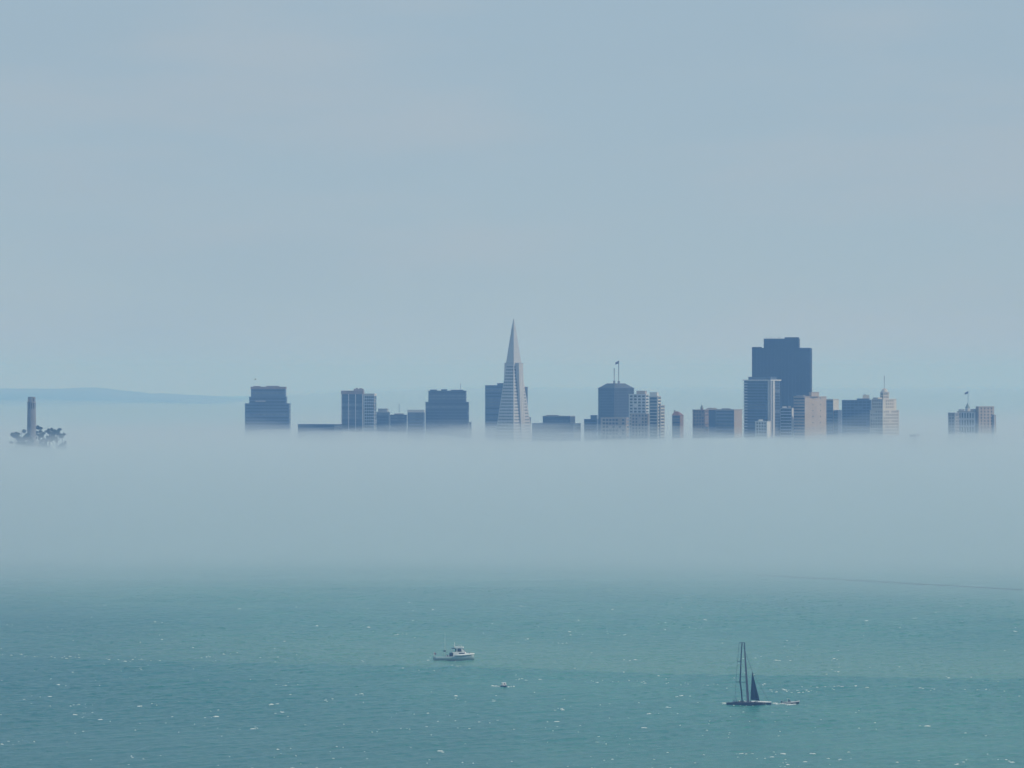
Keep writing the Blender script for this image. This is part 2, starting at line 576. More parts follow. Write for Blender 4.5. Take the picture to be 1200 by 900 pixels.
# ------------------------------------------------------------------ buildings
class Building:
    def __init__(self, name, label, cat, d, px, group='towers rising above the fog'):
        self.d = d
        self.o = Vector((X(px, d), d, 0))
        self.o.z = gz(self.o.x, self.o.y)
        self.root = empty(name, self.o, 0, label, cat, group)

    def loc(self, p):
        return (p[0]-self.o.x, p[1]-self.o.y, p[2]-self.o.z)

    def corners(self, x0, xc, x1, a, d):
        """near corner seen in column xc, its left wall ending in x0 and its right wall in x1; a: heading of the right wall"""
        sa, ca = math.sin(a), math.cos(a)
        C = Vector((X(xc, d), d))
        q = (x1-600)/F
        lr = (q*d - C.x)/(ca - q*sa)
        q = (x0-600)/F
        ll = (C.x - q*d)/(sa + q*ca)
        u, v = Vector((ca, sa)), Vector((-sa, ca))
        return C, u, v, lr, ll

    def tier(self, x0, xc, x1, ytop, ybot=None, a=45, back=0, m=None, name='wall', cap=0.8, capm=None):
        d = self.d + back
        C, u, v, lr, ll = self.corners(x0, xc, x1, R(a), d)
        z1 = Z(ytop, d)
        z0 = self.o.z - 3 if ybot is None else Z(ybot, d)
        ring = [C, C+u*lr, C+u*lr+v*ll, C+v*ll]
        loc = [(p.x-self.o.x, p.y-self.o.y) for p in ring]
        ch = cap if cap else 0
        w = MB().prism(loc, z0-self.o.z, z1-self.o.z-ch).build(name, m, self.root)
        if cap:
            e = 0.35
            r2 = [C-u*e-v*e, C+u*(lr+e)-v*e, C+u*(lr+e)+v*(ll+e), C-u*e+v*(ll+e)]
            MB().prism([(p.x-self.o.x, p.y-self.o.y) for p in r2], z1-self.o.z-ch+0.002, z1-self.o.z).build('parapet', capm or m, self.root)
        return dict(C=C, u=u, v=v, lr=lr, ll=ll, z0=z0, z1=z1-ch, d=d, wall=w)

    def bands(self, t, side, m, fh=4.0, gap=0.45, top=0.8, zmin=92, s0=.06, s1=.94, pitch=None, wid=.5, name='window_band', out=.14, both=False):
        """one row of glass per storey on the left or the right wall; pitch: single windows in the row"""
        n_len = t['ll'] if side == 'L' else t['lr']
        dr = t['v'] if side == 'L' else t['u']
        nrm = -t['u'] if side == 'L' else -t['v']
        h = fh*(1-gap)
        mb = MB()
        a, b = s0*n_len, s1*n_len
        if pitch:
            k = max(1, round((b-a)/pitch))
            st = (b-a)/k
            segs = [(a+st*(i+.5-wid/2), a+st*(i+.5+wid/2)) for i in range(k)]
        else:
            segs = [(a, b)]
        for (p, q) in segs:
            A, B = t['C']+dr*p, t['C']+dr*q
            i = nrm*(-.4); o = nrm*out
            ring = [A+o, B+o, B+i, A+i] if side == 'R' else [B+o, A+o, A+i, B+i]
            mb.prism([(r.x-self.o.x, r.y-self.o.y) for r in ring], 0, h)
        me = mb.mesh(name, m)
        alts = [me]
        if pitch and len(segs) > 3:          # some windows shuttered or out of step
            full = list(zip(mb.f, range(len(mb.f))))
            for _ in range(3):
                drop = {i_ for i_ in range(len(segs)) if rng.random() < .14}
                alts.append(mesh(name, mb.v, [f_ for f_, i_ in full if i_//6 not in drop], m))
        elif m is M['glass']:
            alts += [me, mesh(name, mb.v, mb.f, M['blinds'])]
        z = t['z1'] - top - h
        while z > max(zmin, t['z0']+.3):
            o_ = obj(name, rng.choice(alts), self.root, (0, 0, z-self.o.z))
            if pitch: o_['kind'] = 'stuff'
            z -= fh

    def ribs(self, t, side, m, pitch=5, wid=.8, out=.5, zmin=88, name='rib'):
        n_len = t['ll'] if side == 'L' else t['lr']
        dr = t['v'] if side == 'L' else t['u']
        nrm = -t['u'] if side == 'L' else -t['v']
        k = max(1, round(n_len/pitch))
        zb = max(zmin, t['z0']+.02)
        i, o = nrm*(-.3), nrm*out
        A0 = t['C']
        ring = [Vector((0, 0))-dr*wid/2+o, dr*wid/2+o, dr*wid/2+i, -dr*wid/2+i]
        if side == 'L': ring = ring[::-1]
        me = MB().prism([(r.x, r.y) for r in ring], 0, t['z1']-zb-.02).mesh(name, m)
        for j in range(k+1):
            q = A0 + dr*(wid/2 + (n_len-wid)*j/k)
            obj(name, me, self.root, (q.x-self.o.x, q.y-self.o.y, zb-self.o.z))

    def bit(self, x0, x1, ytop, ybot, m, name='roof_plant', back=8, deep=8, z=None):
        d = self.d + back
        MB().box(X(x0, d)-self.o.x, X(x1, d)-self.o.x, back, back+deep, Z(ybot, d)-self.o.z-.3, Z(ytop, d)-self.o.z).build(name, m, self.root)

    def mast(self, px, y0, y1, r=.3, m=None, back=8, name='antenna'):
        d = self.d + back
        a, b = P(px, y1, d), P(px, y0, d)
        MB().tube([self.loc(a), self.loc(b)], [r*1.2, r*.7]).build(name, m or M['steel'], self.root)

    def flag(self, px, y0, y1, pxe, m=None, back=8):
        """cloth flying from a pole at px towards pxe, rippled"""
        d = self.d + back
        n = 9
        vs, fs = [], []
        for i in range(n):
            q = i/(n-1)
            for j in range(2):
                x = px + (pxe-px)*q
                y = (y0 if j == 0 else y1) + 1.6*q*(1 if pxe < px else .6)
                p = P(x, y, d)
                p.y += .5*math.sin(q*7)
                vs.append(self.loc(p))
        for i in range(n-1): fs.append((2*i, 2*i+1, 2*i+3, 2*i+2))
        o = obj('flag', mesh('flag', vs, fs, m or M['flag'], True), self.root)
        s = o.modifiers.new('thickness', 'SOLIDIFY'); s.thickness = .06


# --- stepped blue office tower, left
b = Building('office_tower', 'broad blue-grey office tower with a twice-stepped top, right of the hilltop column', 'skyscraper', 8550, 314)
t = b.tier(287, 339, 340.6, 472.7, a=84, m=M['slate'], capm=M['slate_dk'])
b.bands(t, 'L', M['glass'], fh=4.1, gap=.42, s0=.02, s1=.98); b.bands(t, 'R', M['glass'], fh=4.1)
t = b.tier(292, 335.4, 336.6, 465, 472.9, a=84, back=5, m=M['slate'], capm=M['slate_dk'])
b.bands(t, 'L', M['glass'], fh=4.1, gap=.42, s0=.02, s1=.98)
t = b.tier(294, 334.4, 335.5, 453.2, 465.2, a=84, back=9, m=M['slate'], cap=3.2, capm=M['brown'])
b.bands(t, 'L', M['glass'], fh=4.1, gap=.42, top=.3, s0=.02, s1=.98)
b.bit(297, 305, 452.4, 453.4, M['roof'], back=16); b.bit(312, 327, 452.2, 453.4, M['roof'], back=16)
b.bit(299, 311, 469.4, 470.6, M['grey'], name='terrace_strip', back=-1.5, deep=6)  # thin grey strip standing before the middle tier

# --- low wide slab
b = Building('low_office_block', 'low wide flat-roofed block barely showing above the fog between two blue towers', 'building', 8250, 375)
t = b.tier(349, 392, 401, 497.2, a=70, m=M['slate_dk'])
b.bands(t, 'L', M['glass'], fh=4); b.bands(t, 'R', M['glass'], fh=4)

# --- dark ribbed tower and its pale neighbour
b = Building('ribbed_tower', 'narrow dark tower with pale vertical ribs and a brown top storey', 'skyscraper', 8450, 413)
t = b.tier(400, 425.2, 426.6, 457.8, a=82, m=M['slate_dk'], cap=4.6, capm=M['brown'])
b.ribs(t, 'L', M['quartz'], pitch=8.3, wid=.9, out=.6)
b.bands(t, 'L', M['glass'], fh=4.2, gap=.3, top=.2, s0=.03, s1=.97)
b.bit(414.5, 426, 455.6, 458, M['brown'], back=4, deep=12); b.bit(417, 419, 454.6, 456, M['roof'], back=6); b.bit(421, 424, 454.9, 456, M['roof'], back=6)
b = Building('pale_slab_tower', 'slim pale tower with upright window slots, right of the ribbed dark tower', 'skyscraper', 8500, 433)
t = b.tier(426.8, 438.6, 441, 461.2, a=72, m=M['white'], cap=2.6, capm=M['cream'])
b.ribs(t, 'L', M['white'], pitch=2.6, wid=.7, out=.5)
b.bands(t, 'L', M['glass'], fh=4.0, gap=.3, s0=.05, s1=.95); b.bands(t, 'R', M['glass'], fh=4.0, gap=.1, s0=.02, s1=.98)

b = Building('office_block', 'mid-height grey block with a layered flat top, right of the slim pale tower', 'building', 8350, 448)
t = b.tier(441.2, 455.5, 457, 482.5, a=80, m=M['slate_dk'], cap=1.2, capm=M['grey'])
b.bands(t, 'L', M['glass'], fh=4)
b.tier(443, 453.5, 455, 478.8, 482.6, a=80, back=4, m=M['grey'], cap=1.0, name='penthouse')
b = Building('office_block', 'lower dark block with a thin roof mast, left of the wide dark tower', 'building', 8400, 467)
t = b.tier(457.2, 476, 477.2, 486, a=82, m=M['slate_dk'], cap=1.0)
b.bands(t, 'L', M['glass'], fh=4)
b.bit(462, 473, 484.6, 486.2, M['roof'], back=6)
b.mast(467.7, 484.8, 473.5, .35, back=8)
b = Building('office_block', 'grey shoulder block standing against the left side of the wide dark tower', 'building', 8220, 488)
t = b.tier(477.6, 496.5, 498, 480.2, a=82, m=M['slate'], cap=3.4, capm=M['quartz'])
b.bands(t, 'L', M['glass'], fh=4)

# --- wide dark tower
b = Building('wide_office_tower', 'wide dark blue tower with close horizontal floor lines and a narrower top', 'skyscraper', 8300, 524)
t = b.tier(498.6, 548.2, 549.6, 471, a=84, m=M['slate_dk'])
b.bands(t, 'L', M['glass'], fh=3.9, gap=.5, s0=.01, s1=.99); b.bands(t, 'R', M['glass'], fh=3.9)
t = b.tier(502, 545.4, 546.6, 457.8, 471.2, a=84, back=6, m=M['slate_dk'])
b.bands(t, 'L', M['glass'], fh=3.9, gap=.5, s0=.01, s1=.99)
b.bit(504, 512, 456.6, 458, M['slate_dk'], back=12); b.bit(517, 524, 456.2, 458, M['slate_dk'], back=12); b.bit(528, 543, 456.8, 458, M['slate_dk'], back=12)
b.mast(539.7, 457, 449.5, .3, back=16)
t = b.tier(549.9, 551.6, 552.4, 494.5, a=60, back=3, m=M['slate_dk'], name='side_wing', cap=.5)

# --- behind the pyramid
b = Building('office_tower', 'flat-topped blue tower half hidden behind the left side of the white pyramid', 'skyscraper', 8420, 580)
t = b.tier(568.5, 596, 598, 451.4, a=82, m=M['slate'])
b.bands(t, 'L', M['glass'], fh=4.0, s0=.02, s1=.98)
b.tier(582.6, 596, 597.2, 449, 451.5, a=82, back=6, m=M['slate'], name='penthouse', cap=.4)
b = Building('office_tower', 'dark flat-topped tower showing a narrow strip right of the white pyramid', 'skyscraper', 8380, 611)
t = b.tier(603, 617, 618.5, 453.3, a=80, m=M['slate_dk'], capm=M['brown'])
b.bands(t, 'L', M['glass'], fh=4.0, s0=.02, s1=.98)
b = Building('office_block', 'small blue block at the foot of the dark strip tower right of the pyramid', 'building', 8200, 619)
t = b.tier(614, 621, 622.2, 489, a=75, m=M['slate'])
b.bands(t, 'L', M['glass'], fh=4.0)


# --- the white pyramid
def pyramid():
    d = 8106
    rot = R(45)
    cx = X(602, d)
    base = gz(cx, d + 20)
    tip = Z(373.3, d)
    root = empty('pyramid_tower', (cx, d, base), rot, 'very tall slender white pyramid tower with two side wings and pointed spire', 'skyscraper', 'towers rising above the fog')
    H = tip - base
    W0 = 48.0

    def hw(z): return W0/2*(1 - z/H) + .25          # half width at local height z
    zs_ = Z(427, d) - base                            # foot of the spire
    # shaft
    ring = lambda q: [(-q, -q), (q, -q), (q, q), (-q, q)]
    MB().prism(ring(hw(-3)), -3, zs_, ring(hw(zs_))).build('shaft', M['quartz'], root)
    # spire of metal louvres, tapering with a blunt light at the tip
    sp = MB().prism(ring(hw(zs_)+.45), zs_+.01, H-9, ring(hw(H-9)+.35))
    spo = sp.build('spire', M['alu'], root)
    MB().prism(ring(hw(H-9)+.2), H-9, H, ring(.25)).build('tip', M['alu'], spo)
    for i in range(1, 14):
        z = zs_ + (H-12-zs_)*i/14
        q = hw(z)+.52
        MB().prism(ring(q), z, z+.5, ring(hw(z+.5)+.52)).build('louvre_joint', M['quartz'], spo)
    # storeys: a recessed strip of glass per floor on each of the four walls
    fh = 3.95
    z = zs_ - 4.0
    while z > 88 - base:
        h = 1.9
        q0, q1 = hw(z)+.10, hw(z+h)+.10
        for k in range(4):
            r_ = k*math.pi/2
            e0, e1 = q0-1.0, q1-1.0
            n = max(2, int(e0*2/3.0))
            mb = MB()
            for i in range(n):
                a0, a1 = -1+2*(i+.10)/n, -1+2*(i+.90)/n
                mb.hexa([(a0*e0, -q0, z), (a1*e0, -q0, z), (a1*e0, -q0+.5, z), (a0*e0, -q0+.5, z), (a0*e1, -q1, z+h), (a1*e1, -q1, z+h), (a1*e1, -q1+.5, z+h), (a0*e1, -q1+.5, z+h)])
            o = mb.build('window_band', M['blinds'], root)
            o['kind'] = 'stuff'
            o.rotation_euler = (0, 0, r_)
        z -= fh
    # lift and stair wings on two opposite walls (front right and back left)
    zt = Z(426.2, d) - base
    zb = Z(520, d) - base
    out = 12.9
    for s in (1, -1):
        w = 3.7
        y_in = -hw(zt)+2
        yb_in = -hw(zb)+1
        mb = MB().hexa([(-w, -hw(zb)-.2, zb), (w, -hw(zb)-.2, zb), (w, yb_in, zb), (-w, yb_in, zb), (-w, -out, zt), (w, -out, zt), (w, y_in, zt), (-w, y_in, zt)])
        o = mb.build('wing', M['quartz'], root)
        o.rotation_euler = (0, 0, R(90) if s > 0 else R(-90))
        if s > 0: o.rotation_euler = (0, 0, 0)
        else: o.rotation_euler = (0, 0, math.pi)
        c = MB().box(-w-.3, w+.3, -out-.3, y_in, zt+.01, zt+1.0).build('wing_cap', M['alu'], o)
        for j in (-1.6, 1.6):
            MB().hexa([(j-.18, -hw(zb)-.45, zb+1), (j+.18, -hw(zb)-.45, zb+1), (j+.18, -hw(zb)+.3, zb+1), (j-.18, -hw(zb)+.3, zb+1), (j-.18, -out-.12, zt-1), (j+.18, -out-.12, zt-1), (j+.18, -out+.4, zt-1), (j-.18, -out+.4, zt-1)]).build('groove', M['grey'], o)
    return root


pyramid()

# --- right of the pyramid
b = Building('stepped_block', 'low broad two-tier block with flat roofs, right of the white pyramid', 'building', 8000, 652)
t = b.tier(623.6, 672, 680.5, 496, a=72, m=M['slate_dk'], capm=M['slate'])
b.bands(t, 'L', M['glass'], fh=3.6); b.bands(t, 'R', M['glass'], fh=3.6)
t = b.tier(636, 668, 674, 487.4, 496.2, a=72, back=8, m=M['slate_dk'], capm=M['grey'])
b.bands(t, 'L', M['glass'], fh=3.6)
b.bit(640, 655, 486.3, 487.6, M['roof'], back=18)
b = Building('office_block', 'small blue block with a raised right corner, left of the dark tower with two masts', 'building', 8050, 692)
t = b.tier(684.5, 699.5, 702, 491, a=65, m=M['slate'])
b.bands(t, 'L', M['glass'], fh=3.6)
b.tier(692, 699, 700.5, 486.5, 491.2, a=65, back=5, m=M['slate'], name='penthouse', cap=.6)

# --- dark tower with masts and sloped roof
b = Building('hotel_tower', 'dark blue corner tower with chamfered roof carrying two tall masts and a flag', 'skyscraper', 7900, 721)
t = b.tier(701, 719.7, 743, 454.6, a=42, m=M['slate_dk'], cap=1.0)
b.bands(t, 'L', M['glass'], fh=3.5, gap=.4, pitch=3.4, wid=.6, s0=.02, s1=.98, name='window_row')
b.bands(t, 'R', M['glass'], fh=3.5, gap=.4, pitch=3.4, wid=.6, s0=.02, s1=.98, name='window_row')
C, u, v, lr, ll = t['C'], t['u'], t['v'], t['lr'], t['ll']
lo = [C+u*.3+v*.3, C+u*(lr-.3)+v*.3, C+u*(lr-.3)+v*(ll-.3), C+u*.3+v*(ll-.3)]
hi = [C+u*lr*.22+v*ll*.22, C+u*lr*.72+v*ll*.22, C+u*lr*.72+v*ll*.72, C+u*lr*.22+v*ll*.72]
zr = t['z1']+1.0-b.o.z
MB().prism([(p.x-b.o.x, p.y-b.o.y) for p in lo], zr, zr+5.6, [(p.x-b.o.x, p.y-b.o.y) for p in hi]).build('roof', M['slate_dk'], b.root)
b.mast(719.8, 450, 431.5, .5, back=14, name='mast'); b.mast(725, 450, 422.6, .5, back=16, name='flagpole')
b.bit(718.6, 721, 446, 449.4, M['steel'], back=12, deep=4, name='mast_base'); b.bit(723.8, 726.4, 446.5, 449.4, M['steel'], back=14, deep=4, name='mast_base')
b.flag(724.9, 423, 425.8, 721.2, back=16)

# --- low terraces before the dark tower
b = Building('terrace_block', 'low cream and dark banded block in front of the dark two-mast tower', 'building', 7700, 722)
t = b.tier(704, 734, 741, 489.5, a=70, m=M['beige'])
b.bands(t, 'L', M['glass'], fh=4.2, gap=.45, pitch=4.4, wid=.7, name='window_row'); b.bands(t, 'R', M['glass'], fh=4.2)
b = Building('apartment_tower', 'white tower with broad window bays between the dark mast tower and the stepped blue-glass tower', 'apartment block', 7650, 750)
t = b.tier(737, 757, 760, 461.6, a=68, m=M['white'], cap=1.0)
b.bands(t, 'L', M['glass'], fh=3.7, gap=.42, pitch=6.0, wid=.62, s0=.02, s1=.98, name='window_row'); b.bands(t, 'R', M['glass'], fh=3.7)
b.tier(745.8, 756, 758, 457.9, 461.7, a=68, back=6, m=M['beige'], name='penthouse', cap=.5)
b = Building('apartment_tower', 'stepped cream tower with tall blue glass bays, right of the white bay-windowed tower', 'apartment block', 7600, 767)
t = b.tier(760.6, 771, 774.6, 464, a=62, m=M['cream'], cap=.8)
b.bands(t, 'L', M['glass'], fh=3.7, gap=.22, s0=.12, s1=.9); b.bands(t, 'R', M['glass'], fh=3.7, gap=.5)
b.tier(761.4, 770, 771.6, 459.6, 464.1, a=62, back=4, m=M['white'], name='penthouse', cap=.6)
t = b.tier(772.5, 774.2, 779, 474.5, a=35, back=2, m=M['cream'], name='lower_wing', cap=.6)
b.bands(t, 'R', M['glass'], fh=3.7, gap=.55)
b = Building('low_terrace', 'low pale terrace with dark windows at the fog line below the white bay-windowed tower', 'building', 7630, 752)
t = b.tier(739, 760, 764, 484.5, a=68, m=M['beige'])
b.bands(t, 'L', M['glass'], fh=3.8, pitch=4, name='window_row')

# --- small roofs
b = Building('red_roofed_building', 'narrow building with red hipped roof, right of the stepped cream tower', 'building', 7700, 794)
t = b.tier(787.6, 797, 801, 486.8, a=62, m=M['brown'], cap=0)
b.bands(t, 'L', M['glass'], fh=3.4)
C, u, v, lr, ll = t['C'], t['u'], t['v'], t['lr'], t['ll']
e = .5
lo = [C-u*e-v*e, C+u*(lr+e)-v*e, C+u*(lr+e)+v*(ll+e), C-u*e+v*(ll+e)]
hi = [C+u*lr*.4+v*ll*.45, C+u*lr*.6+v*ll*.45, C+u*lr*.6+v*ll*.85, C+u*lr*.4+v*ll*.85]
zr = t['z1']-b.o.z
rf = MB().prism([(p.x-b.o.x, p.y-b.o.y) for p in lo], zr+.01, zr+4.8, [(p.x-b.o.x, p.y-b.o.y) for p in hi]).build('roof', M['red'], b.root)
b.bit(789.6, 791, 480.4, 484, M['brown'], name='chimney', back=7, deep=1.4)
b = Building('cupola_building', 'brown flat-roofed building with a small pointed cupola, left of a dark slope roof', 'building', 7650, 821)
t = b.tier(811.6, 826, 830.4, 480, a=66, m=M['brown'])
b.bands(t, 'L', M['glass'], fh=3.8, gap=.5, pitch=3.4, name='window_row'); b.bands(t, 'R', M['glass'], fh=3.8, pitch=3.4, name='window_row')
cp = P(822.5, 480, b.d+8); cp = b.loc(cp)
rg = lambda r, n=8: [(cp[0]+r*math.cos(2*math.pi*i/n), cp[1]+r*math.sin(2*math.pi*i/n)) for i in range(n)]
cu = MB().prism(rg(1.7), cp[2]-.5, cp[2]+2.2).build('cupola', M['brown'], b.root)
MB().prism(rg(2.0), cp[2]+2.21, cp[2]+6.2, rg(.12)).build('cupola_roof', M['copper'], cu)
b = Building('slope_roof_building', 'dark building with a shallow sloping roof, right of the pointed cupola', 'building', 7800, 834)
t = b.tier(826, 839, 843, 480.4, a=70, m=M['slate_dk'], cap=0)
C, u, v, lr, ll = t['C'], t['u'], t['v'], t['lr'], t['ll']
lo = [C-u*e-v*e, C+u*(lr+e)-v*e, C+u*(lr+e)+v*(ll+e), C-u*e+v*(ll+e)]
hi = [C+u*lr*.3+v*ll*.25, C+u*lr*.7+v*ll*.25, C+u*lr*.7+v*ll*.8, C+u*lr*.3+v*ll*.8]
zr = t['z1']-b.o.z
MB().prism([(p.x-b.o.x, p.y-b.o.y) for p in lo], zr+.01, zr+2.6, [(p.x-b.o.x, p.y-b.o.y) for p in hi]).build('roof', M['roof'], b.root)
b = Building('office_block', 'low beige block with its shaded left wall coloured blue, left of the balconied tower', 'building', 7750, 856)
t = b.tier(838.5, 860.4, 869.8, 479.6, a=40, m=M['beige'])
b.bands(t, 'L', M['slate'], fh=4, gap=.06, s0=.01, s1=.99, zmin=95); b.bands(t, 'L', M['glass'], fh=4, gap=.5, out=.2)  # slate cover puts the shade of the left wall into its colour
b.bit(846, 856, 478.5, 479.8, M['roof'], back=14)

# --- tallest dark tower
b = Building('dark_granite_tower', 'massive dark blue-brown tower with notched flat crown, tallest on the right', 'skyscraper', 8240, 915)
t = b.tier(881.2, 949.0, 950.8, 407.6, a=83, m=M['granite'], cap=1.0)
b.ribs(t, 'L', M['granite'], pitch=4.7, wid=1.6, out=.9, zmin=90); b.ribs(t, 'R', M['granite'], pitch=4.7, wid=1.6, out=.9, zmin=90)
b.bands(t, 'L', M['granite_win'], fh=4.0, gap=.45, s0=.01, s1=.99, zmin=100)
t = b.tier(895, 936.2, 937.4, 396.8, 407.8, a=83, back=7, m=M['granite'], cap=.6)
b.ribs(t, 'L', M['granite'], pitch=4.7, wid=1.6, out=.7)
b.bit(920, 936.4, 395.2, 397, M['granite'], back=11, deep=18, name='crown_plant')
for q in (898, 901.5, 904, 908, 912.5, 914): b.mast(q, 397.4, 394.2 + (q % 3)*.3, .22, back=14)
b.bit(881.8, 892.8, 406.6, 407.8, M['granite'], back=4, deep=20, name='corner_plant')

# --- balconied tower in front of it
b = Building('balcony_tower', 'tower with stacked balconies, pale corner columns and an overhanging roof slab, before the dark giant', 'apartment block', 7600, 893)
t = b.tier(872, 903, 914, 446.2, a=48, m=M['slate'], cap=0)
b.bands(t, 'L', M['glass'], fh=3.45, gap=.3, s0=.12, s1=.98, zmin=98); b.bands(t, 'R', M['glass'], fh=3.45, gap=.3, s0=.3, s1=.96, zmin=98)
C, u, v, lr, ll = t['C'], t['u'], t['v'], t['lr'], t['ll']
sl = [C-u*1.2-v*1.2, C+u*(lr+1.2)-v*1.2, C+u*(lr+1.2)+v*(ll+1.6), C-u*1.2+v*(ll+1.6)]
MB().prism([(p.x-b.o.x, p.y-b.o.y) for p in sl], t['z1']-b.o.z+.01, t['z1']-b.o.z+1.3).build('roof_slab', M['white'], b.root)
b.tier(877, 903, 910, 441.6, 445, a=48, back=5, m=M['slate'], name='penthouse', cap=.5)
z = t['z1']-3.4
bal = [C-u*1.5+v*ll*.16, C-u*1.5+v*ll*.84, C+u*.1+v*ll*.84, C+u*.1+v*ll*.16][::-1]
bend = [C-u*.9+v*ll*.86, C-u*.9+v*(ll+1.1), C+u*4+v*(ll+1.1), C+u*4+v*ll*.86][::-1]
m1 = MB().prism([(p.x-b.o.x, p.y-b.o.y) for p in bal], 0, 1.0).mesh('balcony', M['slate'])
m2 = MB().prism([(p.x-b.o.x, p.y-b.o.y) for p in bend], 0, .9).mesh('balcony', M['white'])
i = 0
while z > 98:
    obj('balcony', m1, b.root, (0, 0, z-b.o.z)); obj('balcony', m2, b.root, (0, 0, z-b.o.z))
    z -= 3.45
zb = 90
for (pa, pb, mm) in ((-.6, 1.6, 'grey'), (3.6, 7.2, 'quartz')):
    q = [C+u*pa-v*.7, C+u*pb-v*.7, C+u*pb+v*.3, C+u*pa+v*.3]
    MB().prism([(p.x-b.o.x, p.y-b.o.y) for p in q], zb-b.o.z, t['z1']-b.o.z-.02).build('column', M[mm], b.root)
q = [C-u*.8+v*.9, C+u*.3+v*.9, C+u*.3+v*3.6, C-u*.8+v*3.6]
MB().prism([(p.x-b.o.x, p.y-b.o.y) for p in q], zb-b.o.z, t['z1']-b.o.z-.02).build('column', M['quartz'], b.root)

b = Building('white_block', 'small bright white block with banded windows at the foot of the tallest dark tower', 'building', 7640, 922)
t = b.tier(914.2, 928, 930.4, 478, a=72, m=M['white'])
b.bands(t, 'L', M['glass'], fh=3.6, gap=.5, s0=.05, s1=.95)
b.bit(917, 922, 476.4, 478.2, M['white'], back=6); b.bit(924, 927, 475.8, 478.2, M['grey'], back=6)
b = Building('low_white_terrace', 'low whitish rooftops at the fog line under the balconied tower', 'building', 7580, 893)
t = b.tier(885, 899, 903, 493.5, a=60, m=M['white']); b.bands(t, 'L', M['glass'], fh=3.6, pitch=4, name='window_row')
b.bit(889, 894, 491.6, 493.8, M['white'], back=5, deep=5)

b = Building('beige_apartment_tower', 'beige tower with blank sunlit right wall and banded shaded left wall', 'apartment block', 7600, 946)
t = b.tier(930, 943.2, 968.4, 464.6, a=45, m=M['beige'], cap=.9)
b.bands(t, 'L', M['glass'], fh=3.6, gap=.5, s0=.03, s1=.97)
b.bands(t, 'R', M['glass'], fh=7.2, gap=.8, pitch=11, wid=.1, s0=.2, s1=.9, name='window_row')
b.tier(948, 951, 959.8, 459.4, 464.7, a=45, back=6, m=M['beige'], name='penthouse', cap=.5)
b.tier(933, 941.5, 948, 463, 464.7, a=45, back=8, m=M['grey'], name='roof_plant', cap=.3)
b = Building('blue_block', 'narrow cream block with its shaded left wall coloured blue-grey, between the beige tower and the broad blue slab', 'building', 7850, 976)
t = b.tier(966, 976.4, 983, 467.6, a=42, m=M['cream'])
b.bands(t, 'L', M['slate'], fh=4, gap=.05, s0=.01, s1=.99, zmin=96); b.bands(t, 'L', M['glass'], fh=4, gap=.55, out=.2)  # left wall covered in slate blue, its shade painted in as colour
t = b.tier(977, 982, 986.4, 480.6, a=45, back=-6, m=M['slate'], name='lower_wing', cap=.5)
b.bands(t, 'L', M['glass'], fh=3.6)
b = Building('blue_slab', 'broad blue slab block left of the cream tower with the spire', 'building', 7950, 1003)
t = b.tier(986.6, 1020.6, 1024, 468.8, a=78, m=M['slate'])
b.bands(t, 'L', M['glass'], fh=3.6, gap=.45, pitch=5, wid=.8, s0=.02, s1=.98, name='window_row')
b.tier(1004, 1018, 1019.6, 467, 469, a=78, back=5, m=M['slate'], name='penthouse', cap=.4)
b.bit(1011.4, 1018.8, 462.8, 467.2, M['cream'], back=14, deep=8); b.bit(1012.6, 1014.4, 462, 463, M['cream'], back=14, deep=3)

# --- cream hotel with cupola and spire
b = Building('cream_hotel_tower', 'cream stepped hotel tower with many small windows, cupola and needle spire', 'hotel', 7870, 1036)
t = b.tier(1019.4, 1034.6, 1053.8, 480.4, a=45, m=M['cream'], cap=.6)
for s in 'LR': b.bands(t, s, M['glass'], fh=3.8, gap=.5, pitch=3.8, wid=.42, s0=.03, s1=.97, name='window_row')
t = b.tier(1021.6, 1034.6, 1050.4, 467.4, 480.5, a=45, back=2, m=M['cream'], cap=.8)
for s in 'LR': b.bands(t, s, M['glass'], fh=3.8, gap=.5, pitch=3.8, wid=.42, s0=.03, s1=.97, name='window_row')
t = b.tier(1023, 1028.6, 1034.4, 465.8, 467.5, a=45, back=4, m=M['cream'], name='corner_turret', cap=.3)
t = b.tier(1031.4, 1035.4, 1042, 459.2, 467.6, a=45, back=9, m=M['cream'], name='lantern', cap=.6)
for s in 'LR': b.bands(t, s, M['glass'], fh=3.8, gap=.35, pitch=2.6, wid=.55, s0=.08, s1=.92, name='arched_window')
cp = b.loc(P(1036.4, 459.2, b.d+14))
cu = MB().prism(rg(4.0), cp[2]-.3, cp[2]+2.4, rg(3.4)).build('cupola', M['cream'], b.root)
MB().prism(rg(3.2), cp[2]+2.41, cp[2]+4.6, rg(.7)).build('cupola_roof', M['beige'], cu)
b.mast(1036.3, 455.4, 440.4, .34, back=14, name='spire')

# --- tree tops / roof just breaking the fog right of it
b = Building('rooftop', 'faint low rooftop just breaking the fog right of the cream hotel', 'building', 7700, 1072)
t = b.tier(1066, 1073, 1078, 509.4, a=50, m=M['grey'], cap=.5)

